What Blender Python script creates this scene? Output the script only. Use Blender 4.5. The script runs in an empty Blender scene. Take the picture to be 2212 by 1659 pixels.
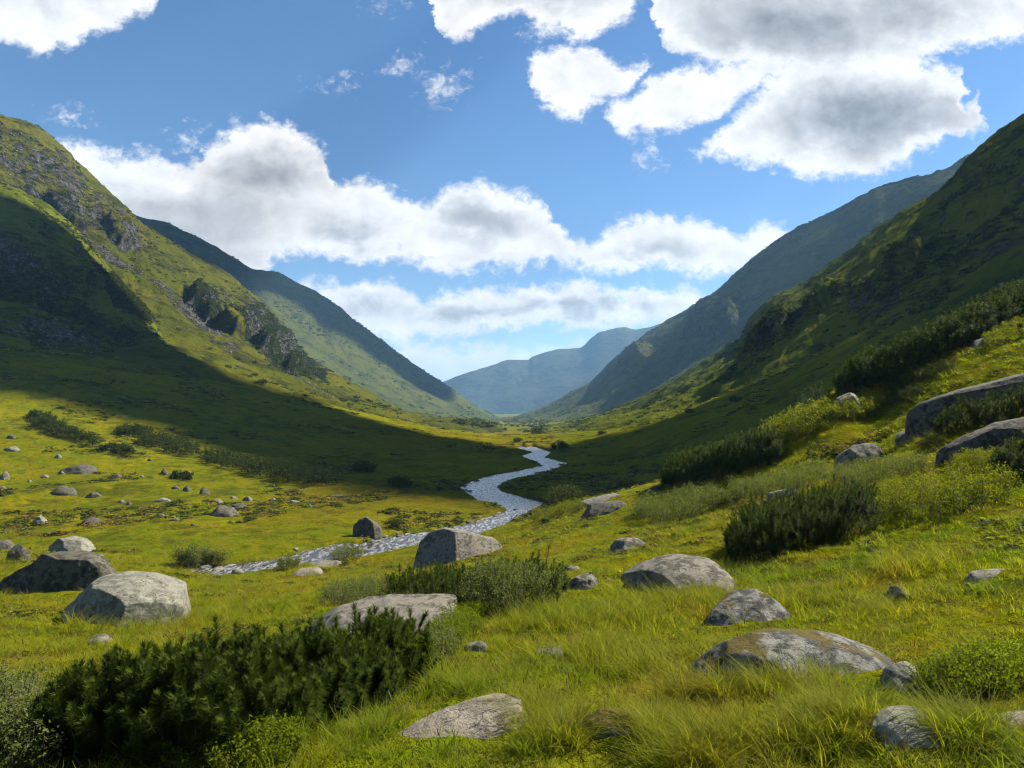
import bpy, math, random
import numpy as np
from mathutils.bvhtree import BVHTree
from mathutils import Vector

SEED = 11
rng = np.random.default_rng(SEED)
random.seed(SEED)
scene = bpy.context.scene
COL = scene.collection

# ------------------------------------------------------------------ camera model
PW, PH = 2212.0, 1659.0            # tracing space of the photograph
FPX = 24.0 / 36.0 * PW
HORIZON = 880.0
PITCH = math.atan((HORIZON - PH / 2) / FPX)
SP, CP = math.sin(PITCH), math.cos(PITCH)

def pix_ut(px, py):
    """pixel -> (u = x/y, t = z/y) of its ray in world axes (y forward, z up)"""
    cx = (np.asarray(px, float) - PW / 2) / FPX
    cy = (PH / 2 - np.asarray(py, float)) / FPX
    yy = CP - SP * cy
    return cx / yy, (SP + CP * cy) / yy

def ut_pix(u, t):
    cy = (t * CP - SP) / (CP + t * SP)
    yy = CP - SP * cy
    return u * yy * FPX + PW / 2, PH / 2 - cy * FPX

def pt(px, py, d):
    u, t = pix_ut(px, py)
    return np.stack([u * d, np.asarray(d, float) + 0 * u, t * d], -1)

SUN_AZ, SUN_EL = math.radians(67), math.radians(43)     # azimuth measured to the right of +Y
SUN = np.array([math.sin(SUN_AZ) * math.cos(SUN_EL), math.cos(SUN_AZ) * math.cos(SUN_EL), math.sin(SUN_EL)])

# ------------------------------------------------------------------ numpy noise
def _hash(ix, iy, iz, seed):
    with np.errstate(over='ignore'):
        h = ix.astype(np.uint32) * np.uint32(374761393) + iy.astype(np.uint32) * np.uint32(668265263) \
            + iz.astype(np.uint32) * np.uint32(2147483647) + np.uint32((seed * 69069 + 12345) & 0xffffffff)
        h = (h ^ (h >> np.uint32(13))) * np.uint32(1274126177)
        h = (h ^ (h >> np.uint32(16))) * np.uint32(2246822519)
        return h ^ (h >> np.uint32(15))

_G2 = np.array([[math.cos(a), math.sin(a)] for a in np.arange(16) * math.pi / 8])

def noise2(x, y, seed=0):
    x0, y0 = np.floor(x), np.floor(y)
    fx, fy = x - x0, y - y0
    ix, iy = x0.astype(np.int64), y0.astype(np.int64)
    z = np.zeros_like(ix)
    def g(dx, dy):
        k = _hash(ix + dx, iy + dy, z, seed) & np.uint32(15)
        v = _G2[k]
        return v[..., 0] * (fx - dx) + v[..., 1] * (fy - dy)
    sx, sy = fx * fx * fx * (fx * (fx * 6 - 15) + 10), fy * fy * fy * (fy * (fy * 6 - 15) + 10)
    a = g(0, 0) + sx * (g(1, 0) - g(0, 0))
    b = g(0, 1) + sx * (g(1, 1) - g(0, 1))
    return (a + sy * (b - a)) * 1.5

def fbm2(x, y, octv=4, seed=0, gain=0.5, lac=2.03):
    s, a, tot = 0, 1.0, 0
    for o in range(octv):
        s = s + a * noise2(x + 17.3 * o, y - 9.1 * o, seed + o)
        tot += a; a *= gain; x = x * lac; y = y * lac
    return s / tot

def ridged2(x, y, octv=4, seed=0, gain=0.5):
    s, a, tot = 0, 1.0, 0
    for o in range(octv):
        s = s + a * (1 - np.abs(noise2(x, y, seed + o)) * 1.6)
        tot += a; a *= gain; x = x * 2.07 + 3.1; y = y * 2.07 - 1.7
    return s / tot

def noise3(x, y, z, seed=0):
    x0, y0, z0 = np.floor(x), np.floor(y), np.floor(z)
    fx, fy, fz = x - x0, y - y0, z - z0
    ix, iy, iz = x0.astype(np.int64), y0.astype(np.int64), z0.astype(np.int64)
    sx, sy, sz = [f * f * f * (f * (f * 6 - 15) + 10) for f in (fx, fy, fz)]
    def v(dx, dy, dz):
        return _hash(ix + dx, iy + dy, iz + dz, seed).astype(np.float64) / 2147483648.0 - 1.0
    def l(a, b, t): return a + t * (b - a)
    return l(l(l(v(0,0,0), v(1,0,0), sx), l(v(0,1,0), v(1,1,0), sx), sy),
             l(l(v(0,0,1), v(1,0,1), sx), l(v(0,1,1), v(1,1,1), sx), sy), sz)

def fbm3(p, sc, octv=4, seed=0, gain=0.5):
    s, a, tot = 0, 1.0, 0
    q = p * sc
    for o in range(octv):
        s = s + a * noise3(q[:, 0], q[:, 1], q[:, 2], seed + o)
        tot += a; a *= gain; q = q * 2.05 + 5.3
    return s / tot

def smooth(a, b, x):
    t = np.clip((x - a) / (b - a), 0, 1)
    return t * t * (3 - 2 * t)

# ------------------------------------------------------------------ object helpers
def mesh_np(name, verts, faces, mat=None, smooth_shade=True, attrs=None):
    verts = np.ascontiguousarray(verts, np.float32); faces = np.ascontiguousarray(faces, np.int32)
    me = bpy.data.meshes.new(name)
    n, k = faces.shape
    me.vertices.add(len(verts)); me.vertices.foreach_set('co', verts.ravel())
    me.loops.add(n * k); me.loops.foreach_set('vertex_index', faces.ravel())
    me.polygons.add(n)
    me.polygons.foreach_set('loop_start', np.arange(0, n * k, k, dtype=np.int32))
    me.polygons.foreach_set('loop_total', np.full(n, k, np.int32))
    me.polygons.foreach_set('use_smooth', np.full(n, smooth_shade, bool))
    for an, av in (attrs or {}).items():
        a = me.attributes.new(an, 'FLOAT', 'POINT'); a.data.foreach_set('value', np.ascontiguousarray(av, np.float32))
    me.update(calc_edges=True)
    if mat: me.materials.append(mat)
    return me

def obj(name, me, parent=None, loc=(0, 0, 0)):
    o = bpy.data.objects.new(name, me); COL.objects.link(o); o.location = loc
    if parent is not None: o.parent = parent
    return o

def tag(o, label=None, cat=None, group=None, kind=None):
    for k, v in (('label', label), ('category', cat), ('group', group), ('kind', kind)):
        if v: o[k] = v
    return o

def empty(name, loc):
    o = bpy.data.objects.new(name, None); COL.objects.link(o); o.location = loc
    o.empty_display_size = 0.2
    return o

def grid_faces(nr, nc):
    r, c = np.meshgrid(np.arange(nr - 1), np.arange(nc - 1), indexing='ij')
    a = (r * nc + c).ravel()
    return np.stack([a, a + 1, a + nc + 1, a + nc], 1)

def inpoly(px, py, poly):
    poly = np.asarray(poly, float); x0, y0 = poly[:, 0], poly[:, 1]; x1, y1 = np.roll(x0, -1), np.roll(y0, -1)
    inside = np.zeros(np.shape(px), bool)
    for a, b, c, d in zip(x0, y0, x1, y1):
        if b == d: continue
        m = ((b > py) != (d > py)) & (px < (c - a) * (py - b) / (d - b) + a)
        inside ^= m
    return inside

def polydist(px, py, poly, closed=True):
    poly = np.asarray(poly, float)
    q = np.roll(poly, -1, 0) if closed else poly[1:]
    p = poly if closed else poly[:-1]
    best = np.full(np.shape(px), 1e9)
    for (ax, ay), (bx, by) in zip(p, q):
        dx, dy = bx - ax, by - ay; L = dx * dx + dy * dy + 1e-12
        t = np.clip(((px - ax) * dx + (py - ay) * dy) / L, 0, 1)
        best = np.minimum(best, (px - ax - t * dx) ** 2 + (py - ay - t * dy) ** 2)
    return np.sqrt(best)

# ------------------------------------------------------------------ node helper
class NT:
    def __init__(self, tree): self.t = tree; self.n = tree.nodes; self.l = tree.links
    def new(self, typ, **kw):
        nd = self.n.new(typ)
        for k, v in kw.items(): setattr(nd, k, v)
        return nd
    def put(self, sock, v):
        if isinstance(v, bpy.types.NodeSocket): self.l.new(v, sock)
        elif v is not None: sock.default_value = v
    def math(self, op, a, b=None, c=None, clamp=False):
        nd = self.new('ShaderNodeMath', operation=op, use_clamp=clamp)
        self.put(nd.inputs[0], a); self.put(nd.inputs[1], b); self.put(nd.inputs[2], c)
        return nd.outputs[0]
    def vmath(self, op, a, b=None, s=None):
        nd = self.new('ShaderNodeVectorMath', operation=op)
        self.put(nd.inputs[0], a); self.put(nd.inputs[1], b)
        if s is not None: self.put(nd.inputs['Scale'], s)
        return nd.outputs[1] if op in ('LENGTH', 'DISTANCE', 'DOT_PRODUCT') else nd.outputs[0]
    def noise(self, vec, scale, detail=4, rough=0.5, dist=0.0, out=0):
        nd = self.new('ShaderNodeTexNoise')
        self.put(nd.inputs['Vector'], vec); self.put(nd.inputs['Scale'], scale)
        self.put(nd.inputs['Detail'], detail); self.put(nd.inputs['Roughness'], rough); self.put(nd.inputs['Distortion'], dist)
        return nd.outputs[out]
    def step(self, x, a, b, lo=0.0, hi=1.0):
        nd = self.new('ShaderNodeMapRange', interpolation_type='SMOOTHSTEP')
        self.put(nd.inputs[0], x); self.put(nd.inputs[1], a); self.put(nd.inputs[2], b); self.put(nd.inputs[3], lo); self.put(nd.inputs[4], hi)
        return nd.outputs[0]
    def mix(self, f, a, b, blend='MIX'):
        nd = self.new('ShaderNodeMix', data_type='RGBA', blend_type=blend)
        self.put(nd.inputs[0], f)
        for s, v in ((nd.inputs[6], a), (nd.inputs[7], b)):
            self.put(s, v if isinstance(v, bpy.types.NodeSocket) else (*v[:3], 1.0))
        return nd.outputs[2]
    def attr(self, name): return self.new('ShaderNodeAttribute', attribute_name=name).outputs['Fac']
    def comb(self, x, y, z):
        nd = self.new('ShaderNodeCombineXYZ')
        for s, v in zip(nd.inputs, (x, y, z)): self.put(s, v)
        return nd.outputs[0]

def material(name):
    m = bpy.data.materials.new(name); m.use_nodes = True
    t = NT(m.node_tree); t.n.clear()
    out = t.new('ShaderNodeOutputMaterial')
    return m, t, out

ALBEDO = 0.58          # the tints below are mixed bright; this brings all of them to their real reflectance
def principled(t, col, rough=0.8, spec=0.2, normal=None):
    b = t.new('ShaderNodeBsdfPrincipled')
    if isinstance(col, bpy.types.NodeSocket): col = t.vmath('SCALE', col, None, ALBEDO)
    t.put(b.inputs['Base Color'], col if isinstance(col, bpy.types.NodeSocket) else (*col, 1))
    t.put(b.inputs['Roughness'], rough); t.put(b.inputs['Specular IOR Level'], spec)
    if normal is not None: t.put(b.inputs['Normal'], normal)
    return b.outputs[0]

def bump(t, h, strength=0.5, dist=0.1):
    b = t.new('ShaderNodeBump'); t.put(b.inputs['Height'], h); t.put(b.inputs['Strength'], strength); t.put(b.inputs['Distance'], dist)
    return b.outputs[0]

def meadow_colour(t, pos):
    """patchy colour of the meadow, in world space: shared by the turf and by the blades"""
    n1 = t.noise(pos, 0.11, 3, 0.55); n2 = t.noise(pos, 0.55, 3, 0.6); n3 = t.noise(pos, 2.6, 2, 0.6)
    c = t.mix(t.step(n1, 0.36, 0.64), (0.170, 0.195, 0.004), (0.275, 0.238, 0.005))
    c = t.mix(t.step(n2, 0.48, 0.66), c, (0.125, 0.180, 0.004))
    c = t.mix(t.math('MULTIPLY', t.step(n2, 0.45, 0.33), 0.55), c, (0.26, 0.170, 0.020))
    c = t.mix(t.math('MULTIPLY', t.step(n3, 0.52, 0.70), 0.35), c, (0.27, 0.235, 0.035))
    return c

# ------------------------------------------------------------------ materials
def m_ground():
    m, t, out = material('turf')
    pos = t.new('ShaderNodeNewGeometry').outputs['Position']
    c = meadow_colour(t, pos)
    f1 = t.noise(pos, 9, 4, 0.7); f2 = t.noise(pos, 1.3, 4, 0.65)
    c = t.mix(t.math('MULTIPLY', t.step(f1, 0.5, 0.75), 0.5), c, (0.080, 0.095, 0.008))
    c = t.mix(t.math('MULTIPLY', t.step(f2, 0.55, 0.66), 0.65), c, (0.065, 0.078, 0.010))
    f3 = t.noise(pos, 0.22, 8, 0.72, 0.4); f4 = t.noise(pos, 0.035, 5, 0.6)
    c = t.mix(t.math('MULTIPLY', t.step(t.math('ADD', f3, t.math('MULTIPLY', f4, 0.5)), 0.74, 0.86), 0.75), c, (0.060, 0.072, 0.010))
    c = t.mix(t.math('MULTIPLY', t.step(f3, 0.44, 0.34), 0.45), c, (0.235, 0.195, 0.030))
    soil = t.attr('soil')
    c = t.mix(soil, c, (0.055, 0.040, 0.022))
    moor = t.attr('moor')
    c = t.mix(t.math('MULTIPLY', moor, t.step(f2, 0.25, 0.6, 0.3, 0.85)), c, (0.19, 0.105, 0.010))
    h = t.math('ADD', t.math('MULTIPLY', t.noise(pos, 3.5, 5, 0.7), 0.7), t.math('MULTIPLY', f1, 0.3))
    t.l.new(principled(t, c, 1.0, 0.0, bump(t, h, 0.9, 0.35)), out.inputs[0])
    return m

def m_hill(name, g1, g2, g3, rock, sc=1.0, bumpd=4.0):
    m, t, out = material(name)
    geo = t.new('ShaderNodeNewGeometry'); pos = geo.outputs['Position']
    nz = t.new('ShaderNodeSeparateXYZ'); t.l.new(geo.outputs['Normal'], nz.inputs[0])
    n1 = t.noise(pos, 0.012 * sc, 5, 0.6); n2 = t.noise(pos, 0.06 * sc, 7, 0.72); n3 = t.noise(pos, 0.3 * sc, 4, 0.7)
    streak = t.noise(t.vmath('MULTIPLY', pos, (0.55, 0.8, 1.9)), 0.045 * sc, 8, 0.74, 0.8)
    c = t.mix(t.step(n1, 0.36, 0.64), g1, g2)
    c = t.mix(t.step(streak, 0.47, 0.62), c, g3)
    c = t.mix(t.math('MULTIPLY', t.step(streak, 0.40, 0.30), 0.5), c, tuple(1.35 * v for v in g2))
    c = t.mix(t.math('MULTIPLY', t.step(n3, 0.5, 0.72), 0.6), c, tuple(0.45 * v for v in g1))
    scrub = t.attr('scrub')
    sm = t.step(t.math('ADD', t.math('MULTIPLY', t.math('SUBTRACT', n2, 0.5), 1.6), scrub), 0.52, 0.66)
    c = t.mix(t.math('MULTIPLY', sm, 0.9), c, (0.014, 0.022, 0.008))
    rk = t.attr('rock')
    steep = t.step(nz.outputs[2], 0.66, 0.48)
    rn = t.math('MULTIPLY', t.math('SUBTRACT', t.noise(pos, 0.10 * sc, 8, 0.8), 0.5), 3.2)
    rm = t.step(t.math('ADD', t.math('ADD', rn, rk), t.math('MULTIPLY', steep, 0.45)), 0.50, 0.66)
    stone = t.noise(pos, 0.22 * sc, 7, 0.85)
    rc = t.mix(t.step(stone, 0.40, 0.62), tuple(0.22 * v for v in rock), tuple(1.15 * v for v in rock))
    c = t.mix(rm, c, rc)
    h = t.math('ADD', t.math('MULTIPLY', n3, 0.5), t.math('MULTIPLY', n2, 1.0))
    h = t.math('ADD', h, t.math('MULTIPLY', t.math('MULTIPLY', rm, stone), 0.9))
    t.l.new(principled(t, c, 1.0, 0.0, bump(t, h, 0.9, bumpd)), out.inputs[0])
    return m

def m_rock(name, base, dark, pale, dark_amt=0.5, moss=0.0):
    m, t, out = material(name)
    tc = t.new('ShaderNodeTexCoord').outputs['Object']
    oi = t.new('ShaderNodeObjectInfo')
    rnd = t.math('MULTIPLY', oi.outputs['Random'], 37.0)
    p = t.vmath('ADD', tc, t.comb(rnd, rnd, 0.0))
    geo = t.new('ShaderNodeNewGeometry')
    n1 = t.noise(p, 1.4, 5, 0.65, 0.4); n2 = t.noise(p, 5.0, 6, 0.7); n3 = t.noise(p, 28, 4, 0.8); n4 = t.noise(p, 80, 2, 0.8)
    c = t.mix(t.step(n1, 0.32, 0.68), base, pale)
    blot = t.math('ADD', n2, t.math('MULTIPLY', n1, 0.5))
    c = t.mix(t.math('MULTIPLY', t.step(blot, 0.70, 0.84), dark_amt), c, dark)
    c = t.mix(t.math('MULTIPLY', t.step(n3, 0.50, 0.72), 0.5), c, tuple(0.40 * v for v in base))
    c = t.mix(t.math('MULTIPLY', t.step(n4, 0.52, 0.72), 0.45), c, tuple(1.35 * v for v in pale))
    c = t.mix(t.math('MULTIPLY', t.step(t.noise(p, 130, 2, 0.8), 0.55, 0.68), 0.5), c, dark)
    cr = t.noise(t.vmath('MULTIPLY', p, (1.0, 1.6, 3.2)), 2.4, 5, 0.6, 0.8)
    crack = t.math('MULTIPLY', t.step(t.math('ABSOLUTE', t.math('SUBTRACT', cr, 0.5)), 0.012, 0.0), t.step(n1, 0.42, 0.55))
    c = t.mix(t.math('MULTIPLY', crack, 0.75), c, dark)
    if moss > 0:
        sz = t.new('ShaderNodeSeparateXYZ'); t.l.new(geo.outputs['Normal'], sz.inputs[0])
        mm = t.step(t.math('ADD', t.noise(p, 2.2, 5, 0.65), t.math('MULTIPLY', sz.outputs[2], 0.22)), 0.80 - moss, 0.86 - moss)
        mc = t.mix(t.noise(p, 9, 3, 0.6), (0.10, 0.075, 0.008), (0.16, 0.12, 0.012))
        c = t.mix(mm, c, mc)
    h = t.math('ADD', t.math('MULTIPLY', n2, 1.0), t.math('MULTIPLY', n3, 0.45))
    h = t.math('SUBTRACT', h, t.math('MULTIPLY', crack, 0.5))
    t.l.new(principled(t, c, 0.88, 0.2, bump(t, h, 0.9, 0.05)), out.inputs[0])
    return m

def m_leaf(name, c1, c2, trans=0.35, c3=None, meadow=False, rough=0.55, spec=0.25):
    rough, spec = max(rough, 0.7), min(spec, 0.06)
    m, t, out = material(name)
    pos = t.new('ShaderNodeNewGeometry').outputs['Position']
    rv = t.attr('rv'); oi = t.new('ShaderNodeObjectInfo').outputs['Random']
    if meadow:
        c = meadow_colour(t, pos)
        c = t.mix(t.math('MULTIPLY', t.step(oi, 0.45, 0.7), 0.55), c, c1)
        c = t.mix(t.math('MULTIPLY', t.step(oi, 0.80, 0.9), 0.6), c, (0.065, 0.105, 0.006))
        c = t.mix(t.math('MULTIPLY', t.step(rv, 0.72, 0.9), 0.7), c, c2)
        tip = t.attr('tip')
        c = t.mix(t.math('MULTIPLY', t.step(tip, 0.45, 1.0), 0.5), c, c3)
        c = t.vmath('SCALE', c, None, 1.42)
    else:
        f = t.math('ADD', t.math('MULTIPLY', rv, 0.6), t.math('MULTIPLY', t.noise(pos, 3.0, 2, 0.5), 0.4))
        c = t.mix(t.step(f, 0.25, 0.75), c1, c2)
        if c3: c = t.mix(t.step(rv, 0.86, 0.96), c, c3)
        if name == 'pine_needles':                         # tips painted paler as sunlit new growth, a few old shoots are brown
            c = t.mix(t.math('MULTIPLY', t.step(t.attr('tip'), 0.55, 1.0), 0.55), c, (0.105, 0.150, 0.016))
            c = t.mix(t.step(rv, 0.045, 0.02), c, (0.12, 0.065, 0.025))
    d = principled(t, c, rough, spec)
    tr = t.new('ShaderNodeBsdfTranslucent')
    tr2 = t.mix(1.0, c, (1.7 * ALBEDO, 1.75 * ALBEDO, 0.5 * ALBEDO), 'MULTIPLY'); t.l.new(tr2, tr.inputs[0])
    ms = t.new('ShaderNodeMixShader'); t.put(ms.inputs[0], trans); t.l.new(d, ms.inputs[1]); t.l.new(tr.outputs[0], ms.inputs[2])
    t.l.new(ms.outputs[0], out.inputs[0])
    return m

def m_plain(name, c1, c2, sc=12.0, rough=0.9):
    m, t, out = material(name)
    pos = t.new('ShaderNodeNewGeometry').outputs['Position']
    n = t.noise(pos, sc, 4, 0.6)
    t.l.new(principled(t, t.mix(t.step(n, 0.3, 0.7), c1, c2), rough, 0.2, bump(t, n, 0.5, 0.02)), out.inputs[0])
    return m

def m_water():
    m, t, out = material('stream_water')
    pos = t.new('ShaderNodeNewGeometry').outputs['Position']
    h = t.math('ADD', t.math('MULTIPLY', t.noise(t.vmath('MULTIPLY', pos, (1.0, 0.55, 1.0)), 1.1, 4, 0.6, 0.5), 1.0),
               t.math('MULTIPLY', t.noise(t.vmath('MULTIPLY', pos, (1.0, 0.6, 1.0)), 4.0, 3, 0.6), 0.35))
    glint = t.step(t.noise(t.vmath('MULTIPLY', pos, (1.0, 0.30, 1.0)), 2.6, 6, 0.65, 0.5), 0.42, 0.72)  # pale streaks painted in for silvery sky reflections on the ripples
    b = t.new('ShaderNodeBsdfPrincipled')
    t.put(b.inputs['Base Color'], t.mix(t.math('MULTIPLY', glint, 0.45), (0.026, 0.021, 0.018), (0.62, 0.64, 0.66)))
    t.put(b.inputs['Roughness'], t.math('ADD', 0.16, t.math('MULTIPLY', glint, 0.4)))
    t.put(b.inputs['IOR'], 1.33); t.put(b.inputs['Specular IOR Level'], 0.6)
    t.put(b.inputs['Normal'], bump(t, h, 0.5, 0.3))
    t.l.new(b.outputs[0], out.inputs[0])
    return m

M = dict(
    ground=m_ground(),
    hillA=m_hill('near_hill_turf', (0.120, 0.150, 0.012), (0.165, 0.180, 0.014), (0.062, 0.076, 0.012), (0.22, 0.205, 0.19), 1.6, 2.0),
    hillB=m_hill('hill_turf', (0.092, 0.105, 0.010), (0.138, 0.132, 0.013), (0.046, 0.053, 0.014), (0.17, 0.16, 0.15), 1.0, 3.5),
    hillF=m_hill('shaded_side_turf', (0.112, 0.142, 0.014), (0.170, 0.182, 0.017), (0.060, 0.078, 0.014), (0.18, 0.17, 0.16), 1.4, 2.5),
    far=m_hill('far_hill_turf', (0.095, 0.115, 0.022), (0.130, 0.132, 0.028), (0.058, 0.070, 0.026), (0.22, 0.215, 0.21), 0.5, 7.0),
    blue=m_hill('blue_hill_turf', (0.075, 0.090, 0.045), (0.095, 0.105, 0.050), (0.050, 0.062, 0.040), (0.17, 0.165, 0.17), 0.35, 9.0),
    rock=m_rock('granite', (0.28, 0.25, 0.19), (0.035, 0.031, 0.024), (0.38, 0.35, 0.275), 0.75),
    rock_pale=m_rock('lichened_granite', (0.31, 0.30, 0.235), (0.045, 0.045, 0.036), (0.42, 0.41, 0.31), 0.55),
    rock_dark=m_rock('dark_granite', (0.135, 0.122, 0.088), (0.026, 0.024, 0.019), (0.23, 0.21, 0.150), 0.8),
    rock_moss=m_rock('mossy_granite', (0.27, 0.25, 0.195), (0.028, 0.028, 0.025), (0.34, 0.33, 0.29), 0.85, 0.09),
    rock_mossier=m_rock('moss_covered_granite', (0.20, 0.17, 0.14), (0.028, 0.028, 0.025), (0.30, 0.26, 0.22), 0.6, 0.14),
    rock_tan=m_rock('tan_granite', (0.34, 0.28, 0.20), (0.07, 0.055, 0.04), (0.46, 0.40, 0.31), 0.4),
    blade=m_leaf('grass_blade', (0.155, 0.195, 0.007), (0.28, 0.235, 0.06), 0.48, (0.29, 0.27, 0.035), True, 0.7, 0.05),
    straw=m_leaf('dead_grass', (0.15, 0.085, 0.03), (0.29, 0.21, 0.085), 0.3, (0.09, 0.05, 0.025), False, 0.8, 0.03),
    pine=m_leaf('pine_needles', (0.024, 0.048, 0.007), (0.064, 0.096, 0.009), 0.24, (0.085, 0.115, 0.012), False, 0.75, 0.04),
    willow=m_leaf('willow_leaves', (0.115, 0.150, 0.034), (0.205, 0.230, 0.072), 0.38, (0.24, 0.26, 0.11), False, 0.42, 0.35),
    yellow=m_leaf('yellow_green_leaves', (0.120, 0.155, 0.010), (0.250, 0.250, 0.014), 0.45, (0.32, 0.29, 0.03), False, 0.5, 0.3),
    bright=m_leaf('bright_green_leaves', (0.130, 0.185, 0.007), (0.220, 0.260, 0.010), 0.48, (0.30, 0.31, 0.03), False, 0.5, 0.3),
    dull=m_leaf('dull_green_leaves', (0.032, 0.050, 0.009), (0.070, 0.090, 0.013), 0.28, (0.10, 0.11, 0.02), False, 0.55, 0.2),
    bark=m_plain('grey_bark', (0.075, 0.060, 0.045), (0.17, 0.14, 0.11), 30),
    cloud=m_plain('cloud_white', (0.8, 0.8, 0.8), (0.85, 0.85, 0.85), 0.004),
    water=m_water(),
)

# ------------------------------------------------------------------ ground sheet
CTRL = [  # px, py, distance
 (-500,1700,5.5),(0,1700,4.3),(553,1700,3.95),(1106,1700,3.6),(1659,1700,3.2),(2212,1700,2.8),(2700,1700,2.6),
 (-500,1500,9),(0,1500,7.5),(553,1500,7.0),(1106,1500,6.0),(1659,1500,5.3),(2212,1500,4.5),(2700,1450,4.4),
 (0,1400,11),(553,1400,10.5),(1106,1400,8.6),(1659,1400,7.3),(2212,1380,6.2),
 (-500,1300,20),(0,1300,19),(553,1300,21),(1106,1300,13.5),(1659,1300,10.5),(2212,1250,8.6),(2700,1200,9),
 (-500,1235,36),(0,1250,27),(0,1206,36),(280,1212,38),(-400,1200,38),(553,1268,40),(600,1240,51),(450,1254,50),(768,1216,58),(880,1196,62),(830,1232,48),(1106,1220,26),(1106,1180,42),(1106,1150,62),(1659,1200,15.5),
 (1659,1100,25),(1659,1040,34),(2212,1100,14),(1900,1100,17.5),(1900,1000,27),(1900,905,37),
 (2212,980,19),(2212,880,25),(2212,760,33),(2212,695,42),(2700,700,26),(2700,500,40),
 (1250,1090,64),(1430,1052,50),(1600,988,46),(1800,850,46),(2000,742,48),(2212,645,52),(2000,790,38),(1800,890,38),
 # far side of the brow, hidden trough
 (1500,1042,85),(1800,960,85),(2212,800,88),(1800,930,105),(2212,740,104),(2700,560,95),
 # meadow across the stream
 (-500,1150,64),(-500,1000,100),(-500,850,140),
 (0,1182,62),(0,1100,83),(0,1050,98),(0,1000,113),(0,950,130),(0,900,148),(0,850,166),(0,800,185),
 (300,1160,66),(300,1100,84),(300,1050,100),(300,1000,120),(300,950,142),(300,900,166),(300,850,190),
 (600,1150,70),(600,1100,85),(600,1050,106),(600,1000,135),(600,950,170),(600,900,205),(600,860,238),
 (900,1100,86.5),(900,1050,110),(900,1000,150),(900,950,215),(900,915,300),
 (1050,1000,158),(1050,960,225),(1050,940,360),
 (1300,1010,145),(1300,980,172),(1300,950,212),(1300,927,285),
 (1500,985,128),(1500,950,148),(1500,910,172),
 (1800,870,125),(1800,820,142),(2212,650,118),(2212,590,132),(2700,450,110),
]
LEV = [(300, -13.0), (400, -16), (600, -20), (900, -24), (1300, -28), (2000, -33), (4000, -45), (9000, -60)]
def water_z(y):
    return np.interp(y, [0] + [a for a, b in LEV], [-13.0] + [b for a, b in LEV])
pts = np.array([pt(*c) for c in CTRL])
extra = []
for y, z in LEV[1:]:
    for px in (850, 960, 1090, 1240, 1400):
        u, _ = pix_ut(px, 900.)
        side = abs(px - 1090) / 300.0
        extra.append((u * y, y, z + side ** 2 * y * 0.02))
pts = np.vstack([pts, extra])
KU = 1.5
tp = np.stack([KU * pts[:, 0] / pts[:, 1], np.log(pts[:, 1])], 1)
def _k(r2): return np.where(r2 > 0, 0.5 * r2 * np.log(r2 + 1e-12), 0)
n = len(tp)
A = np.zeros((n + 3, n + 3))
A[:n, :n] = _k(((tp[:, None] - tp[None]) ** 2).sum(-1)) + np.eye(n) * 0.002
A[:n, n] = 1; A[:n, n + 1:] = tp; A[n, :n] = 1; A[n + 1:, :n] = tp.T
# fit the slope z/y so that far points do not swamp near ones
W = np.linalg.solve(A, np.concatenate([pts[:, 2] / pts[:, 1], np.zeros(3)]))
def tps(a, b):
    out = np.full(a.shape, W[n]) + W[n + 1] * a + W[n + 2] * b
    for (ca, cb), w in zip(tp, W[:n]):
        out += w * _k((a - ca) ** 2 + (b - cb) ** 2)
    return out

L_BANK = [(1057,946),(1070,938),(1117,968),(1154,977),(1126,986),(1150,992),(1177,1006),(1120,1018),(1072,1026),(1035,1035),(996,1053),(1032,1077),(1072,1092),(1102,1102),
          (1072,1114),(1011,1132),(938,1150),(883,1153),(823,1165),(768,1178),(729,1177),(660,1193),(590,1212),(521,1219),(451,1228),(365,1234),(200,1238),(-100,1240),(-600,1235)]
R_BANK = [(1075,947),(1096,936),(1150,964),(1190,977),(1172,988),(1224,1001),(1178,1020),(1102,1035),(1069,1050),(1075,1062),(1133,1076),(1172,1086),(1193,1102),(1148,1123),
          (1057,1156),(960,1172),(883,1182),(844,1190),(768,1204),(694,1214),(618,1228),(521,1240),(417,1246),(200,1254),(-100,1258),(-600,1255)]
def on_level(px, py):
    u, t = pix_ut(px, py); y = -13.0 / t
    for _ in range(8): y = water_z(y) / t
    return (u * y, y)
# the pools beyond the last bend stand on their own
RIVER = [on_level(*p) for p in L_BANK[2:]] + [on_level(*p) for p in R_BANK[2:][::-1]]
POOLS = [[on_level(*p) for p in q] for q in (
    [(1050,949),(1062,944),(1082,943),(1078,949)], [(1068,939),(1076,934),(1098,933),(1092,938)], [(1112,966),(1128,964),(1150,970),(1160,976),(1140,972)])]

def river_sd(x, y):
    """signed distance to the water's edge, negative in the water"""
    d = np.full(x.shape, 60.0)
    m = (y > 38) & (y < 420) & (np.abs(x) < 130)
    if m.any():
        xs, ys = x[m], y[m]
        s = np.full(xs.shape, 60.0)
        for q in [RIVER] + POOLS:
            dd = polydist(xs, ys, q); dd = np.where(inpoly(xs, ys, q), -dd, dd); s = np.minimum(s, dd)
        d[m] = s
    return d

def ground_base(x, y):
    ys = np.maximum(y, 2.4); u = np.clip(x / ys, -1.6, 1.6)
    z = tps(KU * u, np.log(ys)) * ys
    near = -1.62 + 0.19 * x - 0.16 * y
    w = smooth(5.0, 2.0, y)
    return z * (1 - w) + near * w

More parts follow.
